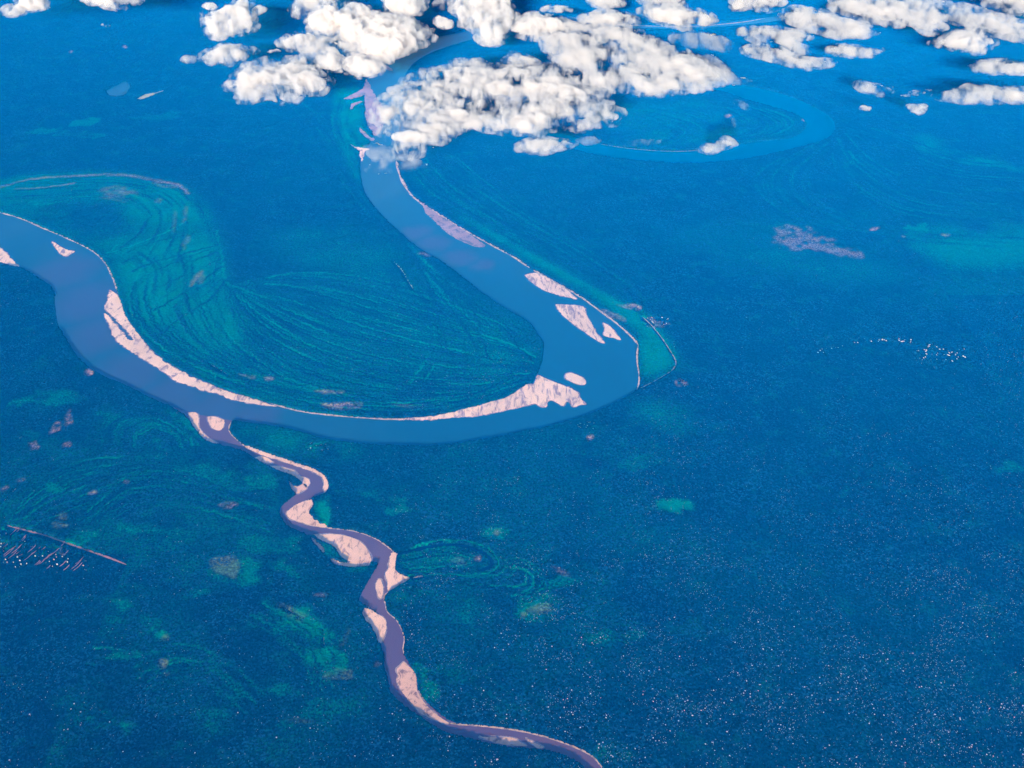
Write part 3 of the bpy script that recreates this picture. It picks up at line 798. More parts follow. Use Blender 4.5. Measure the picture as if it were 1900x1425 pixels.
family([(160, 930), (230, 870), (330, 870), (430, 910), (510, 930)], [(170, 1000), (250, 950), (330, 940), (420, 960), (500, 990)], 26, 22, .6, .9)
family([(0, 980), (60, 900), (150, 860), (250, 850)], [(20, 1000), (100, 960), (170, 930), (230, 900)], 14, 22, .6, .8)
family([(740, 1034), (800, 1022), (870, 1026), (895, 1040), (860, 1052), (760, 1060)], [(750, 1044), (800, 1036), (850, 1036), (868, 1042), (840, 1048), (770, 1052)], 9, 15, 1.0, .9)
family([(760, 1068), (860, 1070), (920, 1060), (930, 1040)], [(740, 1095), (860, 1090), (990, 1110), (1010, 1080)], 14, 18, .6, .8)
family([(925, 1040), (980, 1040), (1010, 1070), (1025, 1095), (960, 1130)], [(930, 1055), (970, 1060), (990, 1078), (985, 1095), (950, 1110)], 10, 18, .8, .8)
family([(1000, 1160), (1100, 1170), (1200, 1200)], [(1000, 1100), (1100, 1130), (1200, 1160)], 10, 16, .22, .4)
family([(780, 1225), (850, 1290), (960, 1340)], [(900, 1180), (960, 1250), (1050, 1320)], 12, 18, .15, .35)
stroke(light, [(740, 1031), (790, 1010), (850, 1005), (900, 1018), (924, 1042), (915, 1062), (880, 1070), (820, 1068), (765, 1062)], 18, .85, .2)
stroke(light, [(320, 420), (290, 450), (262, 500), (250, 540), (252, 580), (270, 620), (310, 655)], 40, .75, .3)
stroke(light, [(200, 472), (250, 456), (310, 432), (352, 410)], 46, .7, .3)
stroke(light, [(402, 430), (412, 480), (415, 510), (428, 535), (470, 580), (560, 640), (640, 672)], 30, .6, .4)
stroke(light, [(425, 530), (470, 575), (545, 625), (640, 680), (720, 705)], 28, .75, .4)
stroke(dark, [(775, 545), (792, 570), (800, 640), (770, 690)], 60, .55, .4)
stroke(dark, [(870, 560), (890, 610), (885, 650), (895, 680)], 50, .5, .4)
stroke(dark, [(1500, 650), (1520, 640), (1600, 632), (1700, 640), (1800, 670)], 60, .5, .5)
stroke(dark, [(1080, 1150), (1140, 1185), (1200, 1200), (1260, 1200)], 40, .3, .5)
stroke(dark, [(1175, 500), (1190, 540), (1195, 570)], 50, .7, .3)
stroke(light, [(800, 640), (790, 670), (770, 700), (760, 715)], 60, .6, .3)
stroke(light, [(1000, 1060), (1022, 1090), (1000, 1105), (980, 1118)], 10, .6, .4)
stroke(light, [(1130, 1178), (1150, 1190), (1175, 1200)], 10, .6, .4)
light *= 1 - .85 * np.clip(dark * 1.3, 0, 1)
dark *= .8

# ------------------------------------------------------------------ the forest: one canopy nobody could count
def sample(ch, X, Y):
    ix = np.clip(((X - X0) / CELL).astype(int), 0, NX - 1)
    iy = np.clip(((Y - Y0) / CELL).astype(int), 0, NY - 1)
    return ch[iy[:, None], ix[None, :]]
open_s = blur(clear_, 1)
bare_h = np.clip(bare * 1.6 + tan * 1.1, 0, 1)
frng = np.random.default_rng(4)
vs, fs, cols = [], [], []
base = 0
for (xa, xb, ya, yb, dx, dy) in [(-5200, 5200, 4600, 9000, 10, 10), (-8200, 8200, 9000, 15500, 13, 15), (-21500, 21500, 15500, 38000, 28, 32)]:
    X = np.arange(xa, xb + dx, dx, dtype=float)
    Y = np.arange(ya, yb + .1, dy, dtype=float)
    Y[-1] = yb
    ny, nx = len(Y), len(X)
    o = sample(open_s, X, Y)
    jit = frng.random((ny, nx)).astype(np.float32)
    tree = o + (jit - .5) * .35 < .42
    tall = 21 + 7 * upnoise(ny, nx, 26, frng) + 6 * upnoise(ny, nx, 4.5, frng)
    crown = upnoise(ny, nx, 1.9, frng) * 9 + jit * 5.5
    z = (tall + crown * min(1.6, dx / 13 + .35)) * (1 - .72 * sample(bare_h, X, Y)) * (1 - .45 * np.clip(sample(light, X, Y) * 1.4, 0, 1))
    z = np.where(tree, z, -5.0)
    gx = np.broadcast_to(X[None, :], (ny, nx)) + (frng.random((ny, nx)) - .5) * dx * .5
    gy = np.broadcast_to(Y[:, None], (ny, nx)) + (frng.random((ny, nx)) - .5) * dy * .5
    gy = np.array(gy)
    gy[0], gy[-1] = ya - dy * .5, yb
    vs.append(np.stack([gx, gy, z], -1).reshape(-1, 3))
    idx = base + np.arange(ny * nx).reshape(ny, nx)
    q = np.stack([idx[:-1, :-1], idx[:-1, 1:], idx[1:, 1:], idx[1:, :-1]], -1).reshape(-1, 4)
    tm = tree.reshape(ny, nx)
    keep = (tm[:-1, :-1] | tm[:-1, 1:] | tm[1:, 1:] | tm[1:, :-1]).reshape(-1)
    fs.append(q[keep])
    cols.append(np.stack([sample(c, X, Y) for c in (light, bare, tan, dark)], -1).reshape(-1, 4))
    base += ny * nx
V = np.concatenate(vs).astype(np.float32)
Q = np.concatenate(fs).astype(np.int32)
CO = np.concatenate(cols).astype(np.float32)
me = bpy.data.meshes.new('forest')
me.vertices.add(len(V))
me.vertices.foreach_set('co', V.ravel())
me.loops.add(Q.size)
me.loops.foreach_set('vertex_index', Q.ravel())
me.polygons.add(len(Q))
me.polygons.foreach_set('loop_start', np.arange(0, Q.size, 4, dtype=np.int32))
me.polygons.foreach_set('loop_total', np.full(len(Q), 4, np.int32))
me.update(calc_edges=True)
ca = me.color_attributes.new('cover', 'FLOAT_COLOR', 'POINT')
ca.data.foreach_set('color', CO.ravel())
me.polygons.foreach_set('use_smooth', np.ones(len(Q), bool))
me.materials.append(M_FOREST)
forest = bpy.data.objects.new('forest', me)
C.objects.link(forest)
tag(forest, 'unbroken dark blue-green rainforest canopy covering the plain around the rivers', 'forest', kind='stuff')

# ------------------------------------------------------------------ pale-crowned trees
M_BARK = nodes('bark')[0]
M_BARK.node_tree.nodes['Principled BSDF'].inputs['Base Color'].default_value = (.12, .08, .06, 1)
def blossom(name, col):
    m, nt, b = nodes(name)
    p = position(nt)
    nt.links.new(mix(nt, noise(nt, p, 1 / 6, 2), tuple(c * .75 for c in col), col), b.inputs['Base Color'])
    b.inputs['Roughness'].default_value = .9
    b.inputs['Specular IOR Level'].default_value = 0
    return m
M_BLOSSOM = blossom('pale blossom', (.42, .40, .54))
M_DIM = blossom('faint blossom', (.26, .34, .48))
M_PINKB = blossom('pink blossom', (.62, .30, .36))
def crown_mesh(name, seed, r, m):
    rnd = random.Random(seed)
    bm = bmesh.new()
    for k in range(6):
        a = k * 1.05 + rnd.uniform(-.3, .3)
        rr = r * rnd.uniform(.42, .6)
        d = r * (.5 if k else 0)
        bmesh.ops.create_icosphere(bm, subdivisions=1, radius=1, matrix=Matrix.Translation((math.cos(a) * d, math.sin(a) * d, rnd.uniform(-.1, .25) * r)) @ Matrix.Diagonal((rr, rr, rr * .7, 1)))
    for v in bm.verts: v.co *= rnd.uniform(.9, 1.12)
    me = bpy.data.meshes.new(name)
    bm.to_mesh(me)
    bm.free()
    me.materials.append(m)
    return me
def trunk_mesh(name, h, r):
    me = bpy.data.meshes.new(name)
    v = [(math.cos(a * 1.0472) * r * k, math.sin(a * 1.0472) * r * k, z) for k, z in ((1.4, 0), (1, h * .4), (.6, h)) for a in range(6)]
    f = [(l * 6 + i, l * 6 + (i + 1) % 6, (l + 1) * 6 + (i + 1) % 6, (l + 1) * 6 + i) for l in (0, 1) for i in range(6)]
    me.from_pydata(v, [], f)
    me.materials.append(M_BARK)
    return me
crowns = [crown_mesh('crown', s, 6.2, M_BLOSSOM) for s in range(3)] + [crown_mesh('crown', 9, 6.2, M_PINKB)]
trunk_me = trunk_mesh('trunk', 34, .8)
trnd = random.Random(77)
TREE_SPOTS = []
def dens(x, y):
    """how thickly pale trees stand, read off the photo"""
    d = 0.04 + max(0, (y - 560) / 860) * (.25 + .75 * max(0, min(1, (x - 650) / 450)))
    d += .5 * math.exp(-((x - 1080) / 130) ** 2 - ((y - 1260) / 60) ** 2)
    d += .35 * math.exp(-((x - 1430) / 160) ** 2 - ((y - 1330) / 90) ** 2)
    if x < 700 and y > 700: d *= .35
    if y < 560: d *= .45
    return d
def is_open(x, y):
    X, Y = ground_xy(x, y)
    ix, iy = int((X - X0) / CELL), int((Y - Y0) / CELL)
    return not (2 <= ix < NX - 2 and 2 <= iy < NY - 2) or open_[iy - 2:iy + 3, ix - 2:ix + 3].max() > 0
CLN = upnoise(1600, 2100, 46, np.random.default_rng(2)) * .6 + upnoise(1600, 2100, 17, np.random.default_rng(3)) * .4
while len(TREE_SPOTS) < 14000:
    x, y = trnd.uniform(-40, 1940), trnd.uniform(330, 1450)
    c = max(.08, float(CLN[int(y) + 20, int(x) + 60]) * 4.2 - 1.3)
    if trnd.random() > dens(x, y) * c or is_open(x, y): continue
    TREE_SPOTS.append((x, y, trnd.random() ** 2.2))
TREE_SPOTS.sort(key=lambda s: -(s[2] * .75 + .35) * (1 + s[1] / 1400))
for i, (x, y, k) in enumerate(TREE_SPOTS[:300]):
    p = gp(x, y)
    root = bpy.data.objects.new('pale_tree', None)
    C.objects.link(root)
    root.location = p
    root.rotation_euler.z = trnd.uniform(0, 6.28)
    t = bpy.data.objects.new('trunk', trunk_me)
    c = bpy.data.objects.new('crown', crowns[3] if trnd.random() < .16 else crowns[i % 3])
    for o in (t, c):
        C.objects.link(o)
        o.parent = root
    s = .62 + .75 * k
    c.location = (0, 0, 36)
    c.scale = (s, s, s)
    pink = c.data == crowns[3]
    if y < 830: where = 'the forest above the small river mouth' if x < 1180 else 'the wide forest on the upper right'
    elif x < 715: where = 'the forest left of the small river'
    elif y < 1130: where = 'the forest around the oxbow lake' if x < 1180 else 'the forest at mid right'
    elif x < 1180: where = 'the forest above the lowest river stretch'
    else: where = 'the lower right corner of the forest' if x > 1540 else 'the forest at the bottom, right of centre'
    tone = 'pink-crowned' if pink else 'pale-crowned'
    tag(root, 'bright dot of a ' + tone + ' tree in ' + where, 'tree', tone + ' trees in ' + where)
cm = crowns[0]
cv = np.array([v.co[:] for v in cm.vertices])[:36]
cf = np.array([tuple(p.vertices) for p in cm.polygons if max(p.vertices) < 36])
REST = TREE_SPOTS[300:]
gxy = G([(x, y) for x, y, k in REST])
rr = np.random.default_rng(6)
sc = .62 + .55 * np.array([k for _, _, k in REST])
an = rr.random(len(REST)) * 6.28
ca_, sa_ = np.cos(an)[:, None] * sc[:, None], np.sin(an)[:, None] * sc[:, None]
QV = np.stack([cv[None, :, 0] * ca_ - cv[None, :, 1] * sa_ + gxy[:, 0:1], cv[None, :, 0] * sa_ + cv[None, :, 1] * ca_ + gxy[:, 1:2],
               cv[None, :, 2] * sc[:, None] + 36], -1).reshape(-1, 3)
QF = (cf[None] + (np.arange(len(REST)) * len(cv))[:, None, None]).reshape(-1, 3)
me = bpy.data.meshes.new('pale_trees')
me.from_pydata(QV.tolist(), [], QF.tolist())
tag(link('pale_trees', me, M_DIM), 'countless faint pale tree crowns sprinkled through the forest canopy', 'trees', kind='stuff')

# ------------------------------------------------------------------ houses
def plain(name, col, rough=.7):
    m, nt, b = nodes(name)
    nt.links.new(mix(nt, noise(nt, position(nt), 1 / 3, 2), tuple(c * .85 for c in col), col), b.inputs['Base Color'])
    b.inputs['Roughness'].default_value = rough
    return m
M_WALL = plain('plank wall', (.45, .36, .30))
M_ROOFS = [plain('zinc roof', (.80, .76, .80), .5), plain('rusty roof', (.55, .30, .26)), plain('pale thatch roof', (.55, .50, .42))]
def house_meshes():
    w, d, h, r = 5.5, 8.5, 4.0, 3.0
    wv = [(-w, -d, 0), (w, -d, 0), (w, d, 0), (-w, d, 0), (-w, -d, h), (w, -d, h), (w, d, h), (-w, d, h), (0, -d, h + r * .9), (0, d, h + r * .9)]
    wf = [(0, 1, 5, 8, 4), (1, 2, 6, 5), (2, 3, 7, 9, 6), (3, 0, 4, 7)]
    wm = bpy.data.meshes.new('wall')
    wm.from_pydata(wv, [], wf)
    wm.materials.append(M_WALL)
    out = []
    e, t = 1.0, .25
    for m in M_ROOFS:
        v = []
        for y in (-d - e, d + e):
            v += [(-w - e, y, h - .5), (0, y, h + r), (w + e, y, h - .5), (w + e, y, h - .5 + t), (0, y, h + r + t), (-w - e, y, h - .5 + t)]
        f = [(0, 1, 7, 6), (1, 2, 8, 7), (2, 3, 9, 8), (3, 4, 10, 9), (4, 5, 11, 10), (5, 0, 6, 11), (0, 5, 4, 1), (1, 4, 3, 2), (6, 7, 10, 11), (7, 8, 9, 10)]
        rm = bpy.data.meshes.new('roof')
        rm.from_pydata(v, [], f)
        rm.materials.append(m)
        out.append(rm)
    return wm, out
wall_me, roof_mes = house_meshes()
hrnd = random.Random(13)
def house(x, y, rz, label, group, s=1.0, kind=None, lift=0.0):
    root = bpy.data.objects.new('house', None)
    C.objects.link(root)
    p = gp(x, y)
    root.location = (p.x, p.y, lift)
    root.rotation_euler.z = rz
    root.scale = (s, s, s)
    w = bpy.data.objects.new('wall', wall_me)
    r = bpy.data.objects.new('roof', roof_mes[kind if kind is not None else hrnd.choice((0, 0, 0, 1, 2))])
    for o in (w, r):
        C.objects.link(o)
        o.parent = root
    tag(root, label, 'house', group)
# a small clear yard round each house is cut from the canopy height, so houses stand on raised banks of open ground
HS = []
for k in range(9):
    for j in range(13):
        u, v = j + hrnd.uniform(-.3, .3), k + hrnd.uniform(-.25, .25)
        x = -4 + u * 13 + v * 2
        y = 985 + u * 5.2 + v * 7.4
        if y > 1052 or x > 165 or hrnd.random() < .12: continue
        HS.append((x, y, 0))
SETS = [
 (HS, 'tiny pale-roofed house in the village beside the long red dirt road', 'houses of the roadside village'),
 ([(1195 + hrnd.uniform(-4, 46), 594 + hrnd.uniform(-6, 12), 0) for _ in range(16)], 'tiny pale-roofed house in the hamlet behind the green spit of the right bend', 'houses of the hamlet at the right bend'),
 ([(1258 + hrnd.uniform(0, 16), 707 + hrnd.uniform(0, 12), 0) for _ in range(8)], 'tiny pale-roofed house in the small cluster right of the river bend tip', 'houses east of the bend tip'),
 ([(1068 + hrnd.uniform(0, 38), 782 + hrnd.uniform(0, 14), 0) for _ in range(12)], 'tiny pale-roofed house just below the lower bank of the wide river', 'houses below the wide river'),
 ([(572 + hrnd.uniform(0, 46), 822 + hrnd.uniform(0, 14), 0) for _ in range(10)], 'tiny pale-roofed house between the wide river and the small river', 'houses between the two rivers'),
 ([(1512 + 290 * t + hrnd.uniform(-6, 6), 655 - 30 * math.sin(t * 3.1) + hrnd.uniform(-4, 4) + 12 * t, 0) for t in [hrnd.random() for _ in range(60)]], 'tiny pale-roofed house strung along the old channel on the right side', 'houses along the old channel'),
 ([(1700 + hrnd.uniform(0, 90), 646 + hrnd.uniform(0, 32), 0) for _ in range(45)], 'tiny pale-roofed house in the scattered settlement near the right edge', 'houses near the right edge'),
]
for pts, lab, grp in SETS:
    for x, y, _ in pts:
        if is_open(x, y): continue
        house(x, y, hrnd.uniform(-.3, .3) + .6, lab, grp, hrnd.uniform(.7, 1.3), lift=0)
        YARDS = globals().setdefault('YARDS', [])
        YARDS.append(gp(x, y))
# clear the yards in the canopy
co = np.empty(len(V) * 3, np.float32)
fm = forest.data
fm.vertices.foreach_get('co', co)
co = co.reshape(-1, 3)
for p in YARDS:
    r = 22 + 14 * (p.y > 15500)
    near = (np.abs(co[:, 0] - p.x) < r) & (co[:, 1] - p.y < r * .7) & (co[:, 1] - p.y > -r * 1.3)
    co[near, 2] = np.minimum(co[near, 2], -2)
fm.vertices.foreach_set('co', co.ravel())
fm.update()

# ------------------------------------------------------------------ clouds
def cloud_material(name, dmax, lo, hi, scale, zs=1.4, det=6, squash=(1, 1)):
    m = bpy.data.materials.new(name)
    m.use_nodes = True
    nt = m.node_tree
    nt.nodes.clear()
    out = nd(nt, 'ShaderNodeOutputMaterial')
    pv = nd(nt, 'ShaderNodeVolumePrincipled')
    nt.links.new(pv.outputs[0], out.inputs['Volume'])
    pv.inputs['Color'].default_value = (1, .962, .930, 1)
    pv.inputs['Absorption Color'].default_value = (0, 0, 0, 1)
    pv.inputs['Anisotropy'].default_value = 0.0
    p = position(nt, squash[0], squash[1], zs, .5)
    f1 = noise(nt, p, scale, det, .60, .5)
    f2 = noise(nt, position(nt, squash[0], squash[1], .15, .5), scale * .34, 3, .5, .2)
    f = nd(nt, 'ShaderNodeMath', operation='MULTIPLY_ADD')
    nt.links.new(f2, f.inputs[0])
    f.inputs[1].default_value = .55
    nt.links.new(f1, f.inputs[2])
    n = nd(nt, 'ShaderNodeMapRange', interpolation_type='SMOOTHSTEP')
    n.inputs['From Min'].default_value = lo + .275
    n.inputs['From Max'].default_value = hi + .275
    n.inputs['To Max'].default_value = dmax
    nt.links.new(f.outputs[0], n.inputs['Value'])
    nt.links.new(n.outputs[0], pv.inputs['Density'])
    return m
M_PUFF = cloud_material('cumulus', .010, .480, .65, 1 / 300, .6, 10)
M_PUFF_SMALL = cloud_material('small cumulus', .010, .44, .64, 1 / 220, .6, 10)
M_DRIFT = cloud_material('drifting cloud', .0075, .42, .66, 1 / 420, .5, 10, (1, .35))
M_FRINGE = cloud_material('cloud fringe', .0050, .45, .68, 1 / 240, .5, 10, (1, .6))
M_WISP = cloud_material('thin cloud', .0022, .40, .72, 1 / 330, .4, 9, (1, .55))
TEXS = []
for sz in (420, 170, 70):
    t = bpy.data.textures.new('cloud billow %d' % sz, 'CLOUDS')
    t.noise_scale = sz
    t.noise_depth = 2
    TEXS.append(t)

def inside(P, x, y):
    c = False
    n = len(P)
    for i in range(n):
        (x1, y1), (x2, y2) = P[i], P[(i + 1) % n]
        if (y1 > y) != (y2 > y) and x < (x2 - x1) * (y - y1) / (y2 - y1) + x1: c = not c
    return c
def edge_d(P, x, y):
    best = 1e9
    n = len(P)
    for i in range(n):
        (x1, y1), (x2, y2) = P[i], P[(i + 1) % n]
        dx, dy = x2 - x1, y2 - y1
        t = max(0, min(1, ((x - x1) * dx + (y - y1) * dy) / (dx * dx + dy * dy + 1e-9)))
        best = min(best, math.hypot(x - x1 - t * dx, y - y1 - t * dy))
    return best

def cloud(seed, label, pts, m, base=1750.0, flat=.75, rmax=22, lean=0.0, lift=.5, parent=None, grow=1.0):
    """billows packed inside the traced outline, fused into one puffy body"""
    rnd = random.Random(seed)
    xs, ys = [p[0] for p in pts], [p[1] for p in pts]
    a, b, c, d = min(xs), max(xs), min(ys), max(ys)
    area = (b - a) * (d - c)
    cx, cy = (a + b) / 2, (c + d) / 2
    ctr = gp(cx, cy, base)
    scale = math.hypot(ctr.y, H - base) / F
    bm = bmesh.new()
    want = int(min(240, 18 + area / 34))
    n = tries = 0
    while n < want and tries < want * 30:
        tries += 1
        x, y = rnd.uniform(a, b), rnd.uniform(c, d)
        if not inside(pts, x, y): continue
        e = edge_d(pts, x, y)
        if e < 1.2: continue
        r = min(e * 1.12 + 1.2, rmax) * rnd.uniform(.75, 1.0)
        if parent is not None: r = min(e + 3 + grow, rmax) * rnd.uniform(.8, 1.1)
        rz = r * scale * flat
        z = base + rz * .6 + rnd.random() * lift * rz
        p = gp(x, y, z)
        bmesh.ops.create_icosphere(bm, subdivisions=2, radius=1,
                                   matrix=Matrix.Translation((p.x - ctr.x, p.y - ctr.y, z - base)) @ Matrix.Rotation(lean, 4, 'Z') @ Matrix.Diagonal((r * scale * 1.05, r * scale, rz, 1)))
        n += 1
    if not n:
        bm.free()
        return
    raw = bpy.data.meshes.new('raw')
    bm.to_mesh(raw)
    bm.free()
    o = bpy.data.objects.new('cloud' if parent is None else 'wispy_fringe', raw)
    C.objects.link(o)
    o.location = ctr
    span = max(b - a, d - c) * scale
    md = o.modifiers.new('fuse', 'REMESH')
    md.mode = 'VOXEL'
    md.voxel_size = max(16, min(34, span / 60))
    k = min(1.0, (min(b - a, d - c) * scale) / 900)
    for t, st in zip(TEXS, (110, 60, 26)):
        dm = o.modifiers.new('billow', 'DISPLACE')
        dm.texture = t
        dm.texture_coords = 'GLOBAL'
        dm.strength = st * k
        dm.mid_level = .5
    dg = bpy.context.evaluated_depsgraph_get()
    me = bpy.data.meshes.new_from_object(o.evaluated_get(dg))
    o.modifiers.clear()
    o.data = me
    bpy.data.meshes.remove(raw)
    me.name = 'cloud'
    me.materials.clear()
    me.materials.append(m)
    zc = np.empty(len(me.vertices) * 3, np.float32)
    me.vertices.foreach_get('co', zc)
    zc = zc.reshape(-1, 3)
    zc[:, 2] = np.maximum(zc[:, 2], -180.0 + zc[:, 2] * .02)      # flat cloud base, above the haze
    me.vertices.foreach_set('co', zc.ravel())
    me.update()
    if parent is None: return tag(o, label, 'cloud')
    o.parent = parent
    o.location = (0, 0, 0)
    return o

